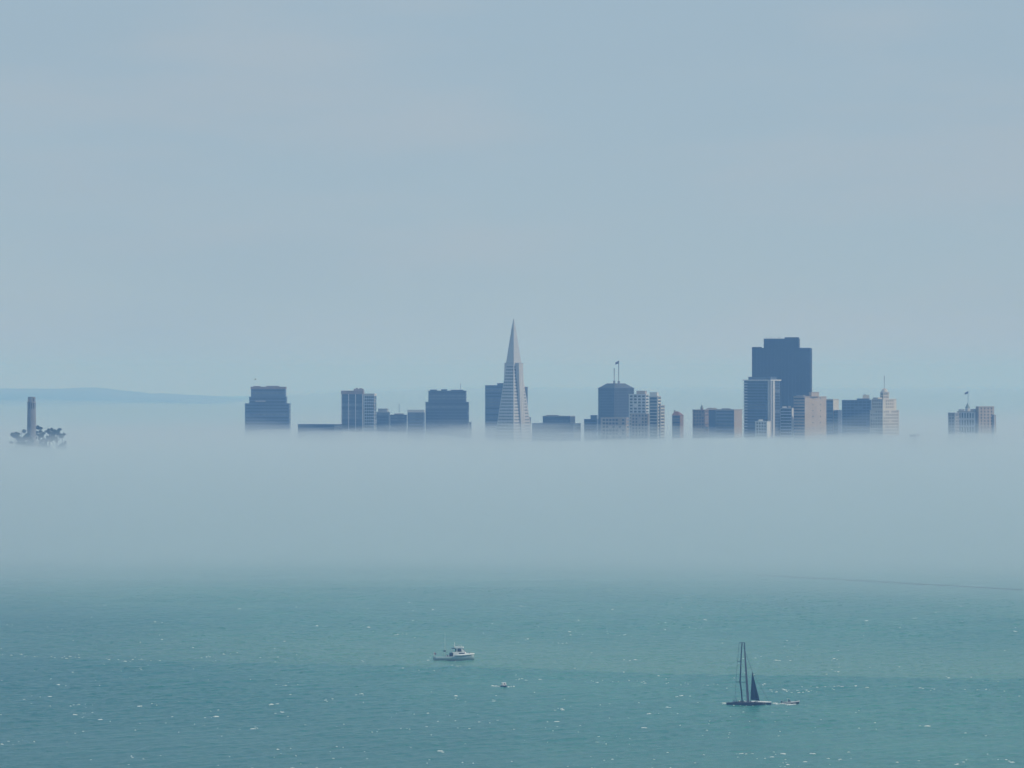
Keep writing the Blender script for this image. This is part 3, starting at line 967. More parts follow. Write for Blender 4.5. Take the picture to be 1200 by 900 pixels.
# --- far right: stone hotel with flag
b = Building('stone_hotel', 'isolated grey stone hotel with columned middle, cupola and flag, far right', 'hotel', 7766, 1139)
t = b.tier(1111, 1119, 1126, 483.6, a=55, m=M['grey'], cap=.9)
for s in 'LR': b.bands(t, s, M['glass'], fh=3.8, gap=.4, pitch=3.6, wid=.5, name='window_row')
t = b.tier(1122, 1143, 1147, 482.0, a=76, back=4, m=M['quartz'], cap=1.0, capm=M['grey'])
b.bands(t, 'L', M['glass'], fh=8.6, gap=.3, top=1.2, pitch=3.2, wid=.5, name='arched_window')
b.bit(1124, 1130.4, 479.6, 482.2, M['grey'], back=8, deep=10, name='attic'); b.bit(1138, 1145, 479.2, 482.2, M['grey'], back=8, deep=10, name='attic')
t = b.tier(1143.6, 1147, 1165, 476.2, a=24, back=2, m=M['beige'], cap=.9)
b.bands(t, 'R', M['glass'], fh=3.8, gap=.5, pitch=4.4, wid=.35, name='window_row')
b.tier(1160, 1165, 1167.4, 486, a=60, back=8, m=M['grey'], name='side_wing', cap=.6)
cp = b.loc(P(1133.9, 482, b.d+10))
cu = MB().prism(rg(3.0), cp[2]-.5, cp[2]+4.0, rg(2.8)).build('cupola', M['quartz'], b.root)
MB().prism(rg(3.1), cp[2]+4.01, cp[2]+10, rg(.4)).build('cupola_roof', M['copper'], cu)
b.mast(1134.4, 473, 457.8, .3, back=10, name='flagpole')
b.flag(1134.3, 458.6, 461.0, 1130.6, back=10)


# ------------------------------------------------------------------ hilltop column and its trees
def hill_column():
    d = 7466
    x = X(37, d)
    g = gz(x, d)
    root = empty('hilltop_tower', (x, d, g), 0, 'slim fluted concrete column tower rising from trees on a hilltop, far left', 'tower')
    conc = mat('weathered_concrete', (0.20, 0.20, 0.20), .9, .15, .12, stretch=(1, 1, .2))
    top = Z(465, d) - g
    n = 48

    def flute(r, dep=.35): return [((r - (dep if i % 2 else 0))*math.cos(2*math.pi*i/n), (r - (dep if i % 2 else 0))*math.sin(2*math.pi*i/n)) for i in range(n)]

    def circ(r, k=24): return [(r*math.cos(2*math.pi*i/k), r*math.sin(2*math.pi*i/k)) for i in range(k)]
    MB().prism(circ(8), -3, 9).build('base', conc, root)
    MB().prism(flute(5.5), 8.5, top-14, flute(4.95)).build('shaft', conc, root)
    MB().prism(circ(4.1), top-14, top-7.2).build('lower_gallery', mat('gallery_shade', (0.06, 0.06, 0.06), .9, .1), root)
    MB().prism(circ(4.95), top-7.2, top-5.8).build('gallery_floor', conc, root)
    pier = MB().box(-.55, .55, -.5, .5, 0, 6.8).mesh('pier', conc)
    for i in range(12):
        w = 2*math.pi*(i+.5)/12
        obj('pier', pier, root, (4.4*math.cos(w), 4.4*math.sin(w), top-14), w+math.pi/2)
    pier = MB().box(-.75, .75, -.4, .4, 0, 4.3).mesh('pier', conc)
    for i in range(8):
        w = 2*math.pi*(i+.5)/8 - .1
        obj('pier', pier, root, (4.0*math.cos(w), 4.0*math.sin(w), top-5.8), w+math.pi/2)
    # open ring at the top
    k = 24
    vs, fs = [], []
    for r_, z_ in ((4.5, top-1.6), (4.5, top), (3.5, top), (3.5, top-1.6)):
        vs += [(r_*math.cos(2*math.pi*i/k), r_*math.sin(2*math.pi*i/k), z_) for i in range(k)]
    for a in range(4):
        for i in range(k):
            j = (i+1) % k
            c = (a+1) % 4
            fs.append((a*k+i, a*k+j, c*k+j, c*k+i))
    obj('crown_ring', mesh('crown_ring', vs, fs, conc), root)


hill_column()

leaf = mat('cypress_foliage', (0.036, 0.052, 0.028), .85, .4, .35, spec=.2)
bark = mat('cypress_bark', (0.10, 0.075, 0.055), .95, .3, .8)


def tree(px, ytop, d, wpx, label, lobes, seed):
    q = random.Random(seed)
    x = X(px, d)
    g = gz(x, d)
    top = Z(ytop, d)
    h = top - g
    root = empty('cypress_tree', (x, d, g), 0, label, 'tree', 'trees on the hilltop')
    tr = MB()
    cs = []
    w = wpx/2 * d/F * 1.15
    trunk_top = (q.uniform(-.5, .5), 0, h*.8)
    tr.tube([(0, 0, -1), (q.uniform(-.4, .4), 0, h*.4), trunk_top], [.75, .5, .2], 7)
    n = lobes*4
    for i in range(n):
        u = (i+.5)/n*2-1
        v = q.random()
        zc = h*(.42 + .5*v - .16*abs(u)**1.6)
        c = Vector((u*w*.8 + q.uniform(-.1, .1)*w, q.uniform(-.6, .6)*w, zc))
        r = (q.uniform(.26, .42)*w, q.uniform(.3, .5)*w, q.uniform(1.2, 2.4))
        c.z = min(c.z, h - r[2])
        cs.append((c, r))
        if i % 2 == 0: tr.tube([(0, 0, h*.25), (c.x*.5, c.y*.5, h*.4), tuple(c)], [.35, .25, .08], 5)
    tr.build('trunk', bark, root)
    vs, fs = [], []
    for c, r in cs:
        for _ in range(300):
            while True:
                p = Vector((q.uniform(-1, 1), q.uniform(-1, 1), q.uniform(-1, 1)))
                if .25 < p.length < 1: break
            p = c + Vector((p.x*r[0], p.y*r[1], p.z*r[2]))
            s = q.uniform(.35, .8)
            a = Vector((q.gauss(0, 1), q.gauss(0, 1), q.gauss(0, .6))).normalized()*s
            bb = a.orthogonal().normalized()*s*q.uniform(.4, .9)
            k = len(vs)
            vs += [p-a, p+bb*.8, p+a, p-bb*.8]
            fs.append((k, k+1, k+2, k+3))
    obj('crown', mesh('crown', vs, fs, leaf), root)


for i, (px, yt, d, w, lab, n) in enumerate((
        (18, 503.2, 7440, 13, 'small low tree at the left edge of the hilltop clump', 3),
        (25, 496.4, 7452, 14, 'broad spreading tree just left of the column tower', 4),
        (33, 501.6, 7430, 14, 'round low tree in front of the column tower', 3),
        (46, 495.6, 7470, 11, 'tall tree touching the right side of the column tower', 3),
        (50, 501.8, 7448, 10, 'low rounded tree at the right end of the column clump', 2),
        (58, 500.0, 7480, 10, 'short tree across the gap right of the column tower', 3),
        (66.5, 498.2, 7488, 14, 'umbrella-crowned tree at the right end of the hilltop', 4),
        (73, 505.4, 7470, 9, 'lowest tree sinking into fog at the right end', 2))):
    tree(px, yt, d, w, lab, n, 70+i)

# ------------------------------------------------------------------ dark ridge added in place of the fog's shadow edge, right
shadow_mat = mat('fog_shadow_dark', (0.07, 0.075, 0.075), .8, .35, .4)
path = [P(880, 440, 1), None]
A, B_ = Vector((X(1330, WD(699)), WD(699))), Vector((X(890, WD(674.5)), WD(674.5)))
mid = (A+B_)/2
bw = empty('fog_shadow_ridge', (mid.x, mid.y, 0), 0, 'long low dark ridge added for the shadow edge of the fog at right', 'fog_shadow_ridge')
dirn = (B_-A).normalized(); nrm = Vector((-dirn.y, dirn.x))
ln = (B_-A).length
core = MB()
ra = A - mid; rb = B_ - mid
core.hexa([(*(ra-nrm*4), -3), (*(ra+nrm*4), -3), (*(rb+nrm*4), -3), (*(rb-nrm*4), -3), (*(ra-nrm*1.0), .6), (*(ra+nrm*1.0), .6), (*(rb+nrm*1.0), .6), (*(rb-nrm*1.0), .6)][::1])
core.build('core', shadow_mat, bw)
st = MB()
for _ in range(1500):
    s = rng.random()*ln; o = rng.gauss(0, 1.6)
    p = A + dirn*s + nrm*o - mid
    r = rng.uniform(.3, .7)
    st.blob((p.x, p.y, max(-.1, .65 - abs(o)*.3)), (r, r*rng.uniform(.7, 1.2), r*.75), 6, 3, .2)
so = st.build('ridge_lumps', shadow_mat, bw)
so['kind'] = 'stuff'

# ------------------------------------------------------------------ boats
BM = dict(
    carbon=mat('black_carbon', (0.018, 0.020, 0.025), .6, .2, .5, .4),
    sail=mat('dark_sailcloth', (0.030, 0.036, 0.050), .8, .15, .3),
    whitepaint=mat('white_gelcoat', (0.74, 0.75, 0.74), .4, .06, .6),
    greyhull=mat('grey_green_hull', (0.24, 0.34, 0.33), .5, .1, .4),
    darkglass=mat('dark_boat_glass', (0.03, 0.035, 0.04), .15, .2, 1, .5),
    teak=mat('boat_deck', (0.34, 0.30, 0.25), .8, .15, 1.2),
    boot=mat('dark_bottom_paint', (0.035, 0.045, 0.05), .6, .2, .6),
    rubber=mat('grey_inflatable_tube', (0.40, 0.41, 0.42), .7, .1, 1),
    jacket=mat('dark_jacket', (0.04, 0.045, 0.06), .9, .2, 3),
    whitejacket=mat('white_jacket', (0.62, 0.62, 0.60), .9, .1, 3),
    redjacket=mat('red_jacket', (0.30, 0.05, 0.04), .9, .15, 3),
    net=mat('trampoline_netting', (0.55, 0.55, 0.53), .9, .1, 1),
    grey=mat('light_grey_paint', (0.5, 0.51, 0.5), .5, .08, 1),
)


def hull(stations, deck_drop=0.0):
    """stations: (x, half beam at deck, half beam at water, keel z, deck z)"""
    vs, fs = [], []
    for (x, bd, bwl, zk, zd) in stations:
        vs += [(x, 0, zk), (x, bwl, zk*.35), (x, bd*.97, zd*.55), (x, bd, zd), (x, -bd, zd), (x, -bd*.97, zd*.55), (x, -bwl, zk*.35)]
    n = 7
    for i in range(len(stations)-1):
        for k in range(n):
            k2 = (k+1) % n
            fs.append((i*n+k, i*n+k2, (i+1)*n+k2, (i+1)*n+k))
    fs += [tuple(range(n-1, -1, -1)), tuple((len(stations)-1)*n+k for k in range(n))]
    return vs, fs


# a person: one continuous skinned body
def person_mesh(name, pose, m):
    if pose == 'stand':
        pts = [(0, 0, .95), (0, .0, 1.2), (0.02, 0, 1.45), (.03, 0, 1.58), (.04, 0, 1.72), (0, .11, .88), (.06, .12, .48), (0, .12, .05), (.14, .12, .03), (0, -.11, .88), (.04, -.13, .48), (-.02, -.13, .05), (.12, -.13, .03), (0, .21, 1.42), (.06, .28, 1.14), (.26, .22, 1.0), (0, -.21, 1.42), (.06, -.28, 1.14), (.26, -.22, 1.0)]
    else:
        pts = [(-.1, 0, .45), (-.03, 0, .72), (.08, 0, .98), (.13, 0, 1.1), (.17, 0, 1.24), (0, .12, .44), (.42, .15, .50), (.46, .15, .07), (.60, .15, .04), (0, -.12, .44), (.42, -.15, .50), (.46, -.15, .07), (.60, -.15, .04), (.06, .22, .95), (.18, .28, .68), (.42, .2, .62), (.06, -.22, .95), (.18, -.28, .68), (.42, -.2, .62)]
    ed = [(0, 1), (1, 2), (2, 3), (3, 4), (0, 5), (5, 6), (6, 7), (7, 8), (0, 9), (9, 10), (10, 11), (11, 12), (2, 13), (13, 14), (14, 15), (2, 16), (16, 17), (17, 18)]
    rad = [.17, .16, .17, .07, .12, .11, .075, .06, .05, .11, .075, .06, .05, .085, .06, .045, .085, .06, .045]
    me = bpy.data.meshes.new(name)
    me.from_pydata(pts, ed, [])
    o = bpy.data.objects.new(name, me)
    COL.objects.link(o)
    sk = o.modifiers.new('skin', 'SKIN')
    for i, v in enumerate(me.skin_vertices[0].data):
        v.radius = (rad[i], rad[i]); v.use_root = (i == 0)
    sb = o.modifiers.new('sub', 'SUBSURF'); sb.levels = 1; sb.render_levels = 1
    dg = bpy.context.evaluated_depsgraph_get()
    out = bpy.data.meshes.new_from_object(o.evaluated_get(dg))
    bpy.data.objects.remove(o)
    bpy.data.meshes.remove(me)
    out.name = name
    out.materials.clear()
    out.materials.append(m)
    out.polygons.foreach_set('use_smooth', [True]*len(out.polygons))
    return out


hairm = mat('dark_hair', (0.03, 0.024, 0.02), .9, .2, 5)
capm = MB().blob((0, 0, 0), (.115, .1, .07), 8, 4).mesh('hair', hairm, True)
PM = {}


def person(label, mn, pose, loc, rz, group):
    k = (mn, pose)
    if k not in PM: PM[k] = person_mesh('person', pose, BM[mn])
    o = obj('person', PM[k], None, loc, rz)
    tag(o, label, 'person', group)
    obj('hair', capm, o, (.02, 0, 1.81) if pose == 'stand' else (.15, 0, 1.33))
    return o


def place(root, p):
    """local point of a boat -> world"""
    return root.matrix_basis @ Vector(p)


# ---- racing catamaran
d = 3597.0
pm = F/d
ps = R(20)
cat = empty('racing_catamaran', (X(879, d), d, 0), -ps, 'dark racing catamaran with two tall masts of rig and a small blue-grey jib', 'sailboat')
bpy.context.view_layer.update()
ca = math.cos(ps)


def lx(px, ly=0.0):       # local x of a point on the photograph's column px at local y
    wx = X(px, d) - cat.location.x
    return (wx - ly*math.sin(ps))/ca


def zz(py): return (826.0-py)/pm


hull_st = [(-11.6, .35, .25, -.1, 1.35), (-11.0, .65, .5, -.4, 1.45), (-6, .8, .65, -.6, 1.55), (0, .82, .66, -.65, 1.65), (5, .7, .5, -.6, 1.7), (9.0, .42, .25, -.5, 1.75), (11.4, .12, .06, -.3, 1.75)]
vs, fs = hull(hull_st)
hm = mesh('hull', vs, fs, BM['carbon'], True)
for yy_, mm in ((-5.4, 'carbon'), (5.4, 'carbon')):
    h = obj('hull', hm, cat, (-.6, yy_, 0))
    dk = MB()
    for i in range(2, 6):
        a, c_ = hull_st[i], hull_st[i+1]
        dk.hexa([(a[0], -a[1]*.85, a[4]), (c_[0], -c_[1]*.85, c_[4]), (c_[0], c_[1]*.85, c_[4]), (a[0], a[1]*.85, a[4]), (a[0], -a[1]*.85, a[4]+.05), (c_[0], -c_[1]*.85, c_[4]+.05), (c_[0], c_[1]*.85, c_[4]+.05), (a[0], a[1]*.85, a[4]+.05)])
    dk.build('deck', BM['whitepaint' if yy_ > 0 else 'carbon'], h)
    if yy_ > 0:
        sb_ = MB()
        for sgn in (-1, 1):
            pts_ = [(st_[0], sgn*(st_[1]+.02), 1.45) for st_ in hull_st[3:]]
            sb_.tube(pts_, [.5, .55, .5, .32], 6)
        sb_.build('topside_stripe', BM['whitepaint'], h)
for xb in (-6.2, lx(869.5), 3.2):
    MB().tube([(xb, -5.2, 1.6), (xb, 0, 1.85), (xb, 5.2, 1.6)], .24, 8).build('crossbeam', BM['carbon'], cat)
MB().box(-6.1, 3.1, -4.6, 4.6, 1.5, 1.56).build('trampoline', BM['carbon'], cat)
MB().box(3.3, 8.6, .6, 4.9, 1.5, 1.56).build('foredeck_net', BM['net'], cat)
MB().tube([(3.2, 0, 1.7), (lx(902), 0, 1.5)], [.22, .12], 8).build('bowsprit', BM['whitepaint'], cat)
# mast with spreaders, slightly bowed
mp_ = [(869.8, 822), (869.2, 812), (868.0, 803), (867.4, 799), (868.1, 786), (868.5, 772), (869.2, 760), (869.8, 753)]
pts = [(lx(a), 0, zz(b_)) for a, b_ in mp_]
mast = MB().tube(pts, [.40, .40, .40, .44, .38, .35, .30, .26], 8).build('mast', BM['carbon'], cat, smooth=True)
for (xa, xb, y_, r_) in ((864.2, 869, 775.3, .17), (862.6, 868, 799.4, .17), (868, 874.5, 799.6, .15), (868.4, 874, 792.8, .08), (866.2, 873.2, 753.2, .16)):
    MB().tube([(lx(xa), 0, zz(y_)), (lx(xb), 0, zz(y_))], r_, 6).build('spreader', BM['carbon'], mast)
for w in ([(866.4, 753.2), (864.4, 775.3), (862.6, 799.4), (861.6, 821)], [(869.4, 753), (882, 788), (901, 822)]):
    MB().tube([(lx(a), 0, zz(b_)) for a, b_ in w], .085, 5).build('stay', BM['carbon'], mast)
# rigid wing, seen almost edge on
wing_pts = [(753, 872.6, .55), (765, 873.0, .8), (780, 874.0, 1.05), (795, 874.9, 1.3), (810, 875.9, 1.5), (822.5, 876.7, 1.65)]
vs, fs = [], []
wa = R(63) + ps
for (y_, x_, wpx) in wing_pts:
    c = wpx*4.2/pm
    th = .2*c + .05
    k = 8
    for i in range(k):
        q = 2*math.pi*i/k
        a_, b_ = math.cos(q)*c/2, math.sin(q)*th/2
        vs.append((lx(x_) + a_*math.cos(wa) - b_*math.sin(wa), a_*math.sin(wa) + b_*math.cos(wa), zz(y_)))
for i in range(len(wing_pts)-1):
    for j in range(8):
        j2 = (j+1) % 8
        fs.append((i*8+j, i*8+j2, (i+1)*8+j2, (i+1)*8+j))
fs += [tuple(range(8)), tuple((len(wing_pts)-1)*8+j for j in range(7, -1, -1))]
wing = obj('wing_sail', mesh('wing_sail', vs, fs, BM['sail'], True), cat)
# jib, cambered
vs, fs = [], []
n, k = 9, 7
for i in range(n):
    q = i/(n-1)
    zl = 788 + (820-788)*q
    xl = 881.2 + (879.4-881.2)*q
    xr = 881.8 + (890.2-881.8)*q
    for j in range(k):
        r_ = j/(k-1)
        px_ = xl + (xr-xl)*r_
        ly = .9*math.sin(math.pi*r_)*q
        vs.append((lx(px_), ly, zz(zl + 1.2*q*r_)))
for i in range(n-1):
    for j in range(k-1):
        fs.append((i*k+j, (i+1)*k+j, (i+1)*k+j+1, i*k+j+1))
jib = obj('jib', mesh('jib', vs, fs, BM['sail'], True), cat)
so = jib.modifiers.new('thickness', 'SOLIDIFY'); so.thickness = .04
bpy.context.view_layer.update()
G = 'crew on the boats'
for (lab, mn, pose, px_, ly) in (
        ('person in dark jacket seated nearest the stern of the catamaran', 'jacket', 'sit', 860, -1),
        ('person in white top seated just left of the catamaran mast', 'whitejacket', 'sit', 866.2, -2),
        ('person in dark jacket standing behind the catamaran mast', 'jacket', 'stand', 863.4, 2),
        ('person in white top seated between mast and wing of the catamaran', 'whitejacket', 'sit', 872.4, -2.5),
        ('person in dark jacket crouched by the foot of the catamaran wing', 'jacket', 'sit', 879, -2)):
    p = place(cat, (lx(px_, ly), ly, 1.56))
    person(lab, mn, pose, p, -ps, G)

# ---- chase boat ahead of it
d2 = WD(824.6)
pm2 = F/d2
chase = empty('chase_boat', (X(926.5, d2), d2, -.1), R(-4), 'low grey inflatable chase boat with dark console just right of the catamaran', 'motorboat')
vs, fs = hull([(-4.6, 1.1, 1.0, -.2, .7), (-2, 1.25, 1.1, -.3, .75), (1.5, 1.15, .8, -.35, .9), (3.6, .7, .3, -.2, 1.15), (4.9, .12, .05, .3, 1.45)])
obj('hull', mesh('hull', vs, fs, BM['boot'], True), chase)
for s in (-1, 1):
    MB().tube([(-5.0, s*1.25, .75), (-1, s*1.35, .8), (2, s*1.2, .95), (4, s*.6, 1.3), (5.1, s*.05, 1.6)], [.28, .34, .34, .3, .2], 8).build('tube', BM['rubber'], chase, smooth=True)
MB().box(0.4, 3.4, -.7, .7, .8, 1.28).build('foredeck', BM['whitepaint'], chase)
con = MB().hexa([(-1.5, -.6, .75), (.2, -.6, .75), (.2, .6, .75), (-1.5, .6, .75), (-1.3, -.55, 2.3), (-.4, -.55, 2.3), (-.4, .55, 2.3), (-1.3, .55, 2.3)]).build('console', BM['boot'], chase)
MB().hexa([(-.45, -.5, 2.25), (-.1, -.5, 1.7), (-.1, .5, 1.7), (-.45, .5, 2.25), (-.75, -.5, 2.8), (-.7, -.5, 2.8), (-.7, .5, 2.8), (-.75, .5, 2.8)]).build('windscreen', BM['darkglass'], con)
for s in (-.5, .5): MB().tube([(-1.9, s, .8), (-1.7, s, 3.0)], .06, 6).build('roll_bar_post', BM['grey'], chase)
MB().box(-2.2, -.6, -.75, .75, 3.0, 3.1).build('canopy', BM['rubber'], chase)
eng = MB().box(-5.5, -4.7, -.35, .35, .5, 1.7).build('outboard_motor', BM['boot'], chase)
MB().box(-5.35, -4.9, -.25, .25, 1.7, 1.9).build('cowling', BM['rubber'], eng)
bpy.context.view_layer.update()
person('person in dark jacket at the stern of the chase boat', 'jacket', 'stand', place(chase, (-3.2, -.3, .72)), 0, G)
person('person in dark jacket seated at the bow of the chase boat', 'jacket', 'sit', place(chase, (3.0, .0, 1.25)), R(180), G)


def wake(name, label, pts, seed, spread, n, sz=1.0):
    q = random.Random(seed)
    mb = MB()
    for _ in range(n):
        t_ = q.random()
        i = min(int(t_*(len(pts)-1)), len(pts)-2)
        f_ = t_*(len(pts)-1) - i
        px_ = pts[i][0] + (pts[i+1][0]-pts[i][0])*f_
        py_ = pts[i][1] + (pts[i+1][1]-pts[i][1])*f_ + q.gauss(0, spread)
        dd = WD(py_)
        foam_patch(mb, X(px_, dd), dd, q.uniform(.8, 2.2)*sz, q.uniform(.6, 1.6)*sz, q.uniform(.12, .4)*sz, q.uniform(-.4, .4))
    return tag(mb.build(name, foam), label, 'foam', kind='stuff')


wake('wake_foam', 'white wake churned behind the chase boat', [(906, 824.5), (914, 824.8), (924, 825.2), (934, 824.6)], 5, .35, 60, .9)
wake('wake_foam', 'foam along the catamaran waterline', [(845, 824), (858, 826), (880, 827), (905, 825.5)], 6, .3, 26, .7)

# ---- motor yacht
d3 = WD(773.6)
pm3 = F/d3
yacht = empty('motor_yacht', (X(531.5, d3), d3, -.2), R(-6), 'white cabin yacht with low grey stern and thin mast, left of centre', 'motor yacht')


def yx(px): return (px-531.5)/pm3
def yz(py): return (773.6-py)/pm3


vs, fs = hull([(yx(508), 2.4, 2.1, -.3, 2.6), (yx(512), 2.7, 2.4, -.6, 2.3), (yx(520), 2.9, 2.5, -.8, 2.3), (yx(530), 3.0, 2.5, -.9, 2.6), (yx(540), 2.7, 2.0, -.9, 3.1), (yx(548), 1.8, 1.0, -.8, 3.5), (yx(553), .9, .35, -.5, 3.8), (yx(555.8), .12, .05, .6, 4.0)])
obj('hull', mesh('hull', vs, fs, BM['greyhull'], True), yacht)
bs = MB()
for s in (-1, 1):
    pts = [(yx(509), s*2.25, .15), (yx(512), s*2.6, .12), (yx(520), s*2.78, .12), (yx(530), s*2.8, .12), (yx(540), s*2.35, .15), (yx(548), s*1.4, .2)]
    bs.tube(pts, [.35, .34, .3, .24, .16, .12], 6)
bs.build('boot_stripe', BM['boot'], yacht)
gw = MB()
for s in (-1, 1):
    gw.tube([(yx(533), s*2.95, 3.35), (yx(540), s*2.72, 3.6), (yx(548), s*1.85, 3.95), (yx(553), s*.95, 4.2), (yx(556), s*.1, 4.35)], [.55, .6, .55, .45, .3], 8)
gw.build('bulwark', BM['whitepaint'], yacht, smooth=True)
MB().box(yx(533), yx(548), -1.5, 1.5, 2.4, 4.0).build('foredeck', BM['whitepaint'], yacht)
for s in (-1, 1):
    MB().box(yx(539), yx(553), min(s*1.55, s*1.6), max(s*1.55, s*1.6), 2.6, 2.7).build('rub_rail', BM['boot'], yacht)
cabin = MB().hexa([(yx(529.5), -2.2, 2.4), (yx(547), -1.9, 3.6), (yx(547), 1.9, 3.6), (yx(529.5), 2.2, 2.4), (yx(530.5), -2.0, yz(764)), (yx(545.6), -1.6, yz(764)), (yx(545.6), 1.6, yz(764)), (yx(530.5), 2.0, yz(764))]).build('cabin', BM['whitepaint'], yacht)
for s in (-1, 1):
    MB().box(yx(538.4), yx(545), min(s*1.78, s*1.98), max(s*1.78, s*1.98), yz(766), yz(764.6)).build('cabin_window', BM['darkglass'], cabin)
    MB().box(yx(527), yx(531.5), min(s*2.0, s*2.35), max(s*2.0, s*2.35), yz(768.4), yz(764.6)).build('doorway', BM['boot'], cabin)
wh = MB().hexa([(yx(533.4), -1.6, yz(764)), (yx(545.6), -1.5, yz(764)), (yx(545.6), 1.5, yz(764)), (yx(533.4), 1.6, yz(764)), (yx(533.8), -1.5, yz(759)), (yx(541.6), -1.3, yz(759)), (yx(541.6), 1.3, yz(759)), (yx(533.8), 1.5, yz(759))]).build('wheelhouse', BM['whitepaint'], yacht)
for s in (-1, 1):
    MB().box(yx(533.6), yx(535.2), min(s*1.45, s*1.66), max(s*1.45, s*1.66), yz(763.2), yz(759.6)).build('side_window', BM['darkglass'], wh)
    MB().hexa([(yx(536.4), s*1.6-.06, yz(763.2)), (yx(541.6), s*1.56-.06, yz(763.2)), (yx(541.6), s*1.56+.06, yz(763.2)), (yx(536.4), s*1.6+.06, yz(763.2)), (yx(536.6), s*1.5-.08, yz(759.6)), (yx(540), s*1.46-.08, yz(759.6)), (yx(540), s*1.46+.08, yz(759.6)), (yx(536.6), s*1.5+.08, yz(759.6))]).build('side_window', BM['darkglass'], wh)
MB().hexa([(yx(545.45), -1.2, yz(763.4)), (yx(545.7), -1.2, yz(763.4)), (yx(545.7), 1.2, yz(763.4)), (yx(545.45), 1.2, yz(763.4)), (yx(542.2), -1.05, yz(759.6)), (yx(542.5), -1.05, yz(759.6)), (yx(542.5), 1.05, yz(759.6)), (yx(542.2), 1.05, yz(759.6))]).build('windscreen', BM['darkglass'], wh)
MB().box(yx(533.2), yx(543.2), -1.8, 1.8, yz(759)+.01, yz(757.6)).build('roof', BM['whitepaint'], yacht)
MB().box(yx(529.4), yx(533), -1.6, 1.6, yz(759.8), yz(758.8)).build('aft_awning', BM['boot'], yacht)
for s in (-1, 1): MB().tube([(yx(529.8), s*1.5, yz(764)), (yx(529.8), s*1.5, yz(759.4))], .09, 6).build('awning_post', BM['grey'], yacht)
MB().tube([(yx(532.7), 0, yz(759)), (yx(532.7), 0, yz(752.4))], [.22, .14], 6).build('radar_mast', BM['whitepaint'], yacht)
MB().tube([(yx(536), 0, yz(757.6)), (yx(537.4), 0, yz(755.6)), (yx(540.4), 0, yz(755.4)), (yx(541.4), 0, yz(757.6))], .1, 6).build('radar_arch', BM['grey'], yacht)
MB().tube([(yx(521.4), 0, 2.2), (yx(521.4), 0, yz(741))], [.13, .06], 6).build('pole', BM['grey'], yacht)
MB().blob((yx(521), .2, yz(762.6)), (1.1, .5, .5), 8, 5).build('hanging_float', BM['boot'], yacht)
MB().tube([(yx(521.4), 0, yz(763)), (yx(530), 0, yz(762.4))], .09, 6).build('boom', BM['grey'], yacht)
MB().tube([(yx(530.6), 2.0, yz(762.8)), (yx(524), 2.2, yz(767))], .06, 5).build('rail', BM['grey'], yacht)
for s in (-1, 1):
    MB().tube([(yx(546), s*1.9, 5.0), (yx(551), s*1.2, 5.2), (yx(555.4), 0, 5.4)], .05, 5).build('bow_rail', BM['grey'], yacht)
    for q in (547, 550, 553): MB().tube([(yx(q), s*(1.75-(q-547)*.2), 4.0), (yx(q), s*(1.75-(q-547)*.2), 5.1)], .05, 5).build('rail_post', BM['grey'], yacht)
MB().box(yx(523), yx(529), -1.4, 1.4, 2.2, 3.2).build('deck_box', BM['grey'], yacht)
MB().tube([(yx(508.6), 0, 2.4), (yx(508.2), 0, yz(763.6))], .08, 6).build('stern_flagstaff', BM['grey'], yacht)
fl = mesh('stern_flag', [(yx(508.2), 0, yz(764)), (yx(508.2), 0, yz(766.6)), (yx(509.8), .3, yz(767.4)), (yx(509.8), .3, yz(764.6)), (yx(511), -.1, yz(767.8)), (yx(511), -.1, yz(765.2))], [(0, 1, 2, 3), (3, 2, 4, 5)], mat('red_white_flag', (0.3, .12, .12), .9, .3, 2, col2=(.45, .4, .42)))
o = obj('stern_flag', fl, yacht); o.modifiers.new('thickness', 'SOLIDIFY').thickness = .05
bpy.context.view_layer.update()
person('person in dark jacket standing on the bow of the cabin yacht', 'jacket', 'stand', place(yacht, (yx(550.4), 0, 3.7)), R(180), G)
person('person in dark jacket standing on the aft deck of the cabin yacht', 'jacket', 'stand', place(yacht, (yx(524.5), -1.8, 2.3)), R(90), G)

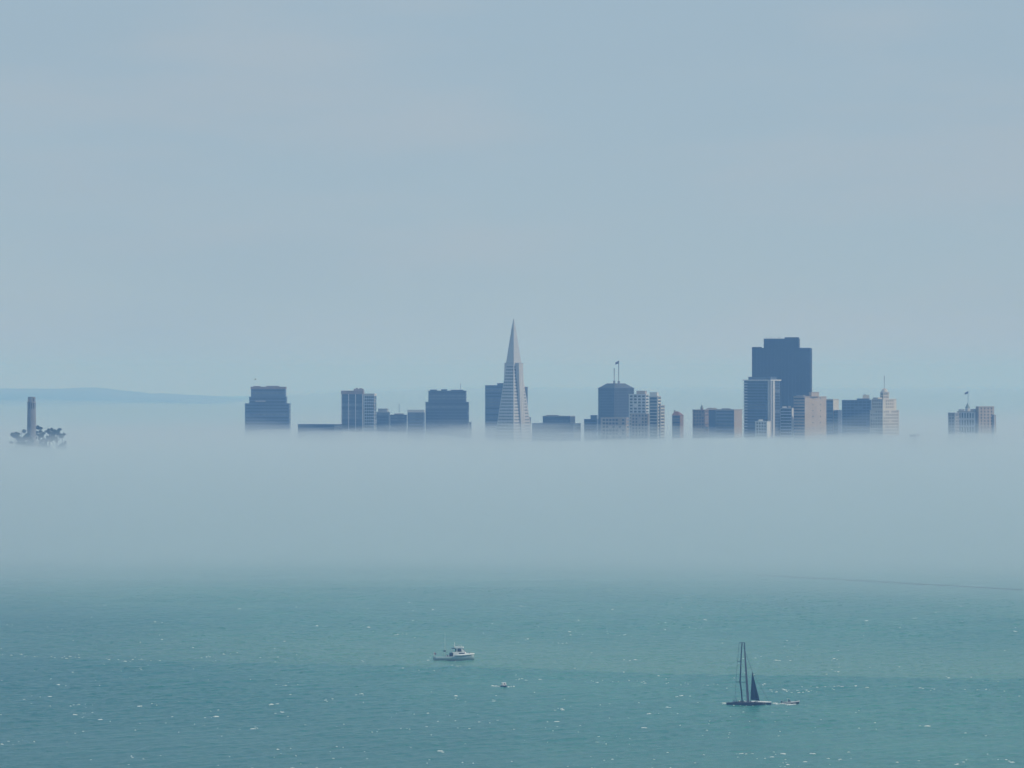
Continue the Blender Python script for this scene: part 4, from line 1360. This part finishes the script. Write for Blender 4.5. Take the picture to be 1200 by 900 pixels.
# ---- small boat, bow towards the camera
d4 = WD(805.2)
pm4 = F/d4
sb = empty('small_motorboat', (X(590.8, d4), d4, -.1), R(-72), 'tiny white motorboat with dark hull and foam on both sides', 'motorboat')
vs, fs = hull([(-3.4, 1.25, 1.1, -.2, .95), (-1, 1.4, 1.2, -.3, 1.0), (1.5, 1.25, .7, -.3, 1.15), (3, .7, .3, -.1, 1.35), (3.9, .1, .05, .4, 1.5)])
obj('hull', mesh('hull', vs, fs, BM['boot'], True), sb)
dkm = MB().prism([(-3.2, -1.2), (1.5, -1.2), (3.5, -.2), (3.5, .2), (1.5, 1.2), (-3.2, 1.2)], .9, 1.35).build('deck', BM['whitepaint'], sb)
cb = MB().hexa([(-2.2, -1.15, 1.3), (1.2, -1.0, 1.3), (1.2, 1.0, 1.3), (-2.2, 1.15, 1.3), (-2.0, -1.05, 2.6), (.3, -.9, 2.6), (.3, .9, 2.6), (-2.0, 1.05, 2.6)]).build('cabin', BM['whitepaint'], sb)
MB().hexa([(1.0, -.7, 1.6), (1.12, -.7, 1.6), (1.12, .7, 1.6), (1.0, .7, 1.6), (.4, -.6, 2.45), (.52, -.6, 2.45), (.52, .6, 2.45), (.4, .6, 2.45)]).build('windscreen', BM['darkglass'], cb)
MB().box(-2.4, .4, -1.15, 1.15, 2.62, 2.75).build('roof', BM['whitepaint'], sb)
MB().box(-4.1, -3.4, -.3, .3, .5, 1.7).build('outboard_motor', BM['boot'], sb)
wake('wake_foam', 'foam thrown up on the left of the tiny white motorboat', [(576, 803.8), (581, 804.6), (586, 805.2)], 8, .35, 20, .8)
wake('wake_foam', 'foam thrown up on the right of the tiny white motorboat', [(595, 805.2), (598, 804.8), (603, 804.6)], 9, .25, 12, .7)

# ------------------------------------------------------------------ bird over the stepped tower
db = 1900
bp = P(299.3, 444.5, db)
bird = empty('bird', bp, R(30), 'tiny dark bird in the sky above the stepped blue tower', 'bird')
bm_ = mat('dark_feathers', (0.05, 0.05, 0.055), .8, .2, 6)
body = MB().blob((0, 0, 0), (.26, .085, .08), 8, 6).build('body', bm_, bird, smooth=True)
MB().prism([(.2, -.05), (.36, 0), (.2, .05)], -.01, .03).build('beak', bm_, body)
for s in (-1, 1):
    MB().hexa([(-.1, 0, 0), (.12, 0, 0), (.1, s*.3, .13), (-.08, s*.3, .13), (-.1, 0, .02), (.12, 0, .02), (.1, s*.3, .15), (-.08, s*.3, .15)]).build('wing', bm_, bird)
    MB().hexa([(-.08, s*.3, .13), (.1, s*.3, .13), (-.02, s*.58, .05), (-.1, s*.58, .05), (-.08, s*.3, .15), (.1, s*.3, .15), (-.02, s*.58, .065), (-.1, s*.58, .065)]).build('wing_tip', bm_, bird)
MB().hexa([(-.42, -.08, 0), (-.2, -.04, 0), (-.2, .04, 0), (-.42, .08, 0), (-.42, -.08, .015), (-.2, -.04, .02), (-.2, .04, .02), (-.42, .08, .015)]).build('tail', bm_, bird)
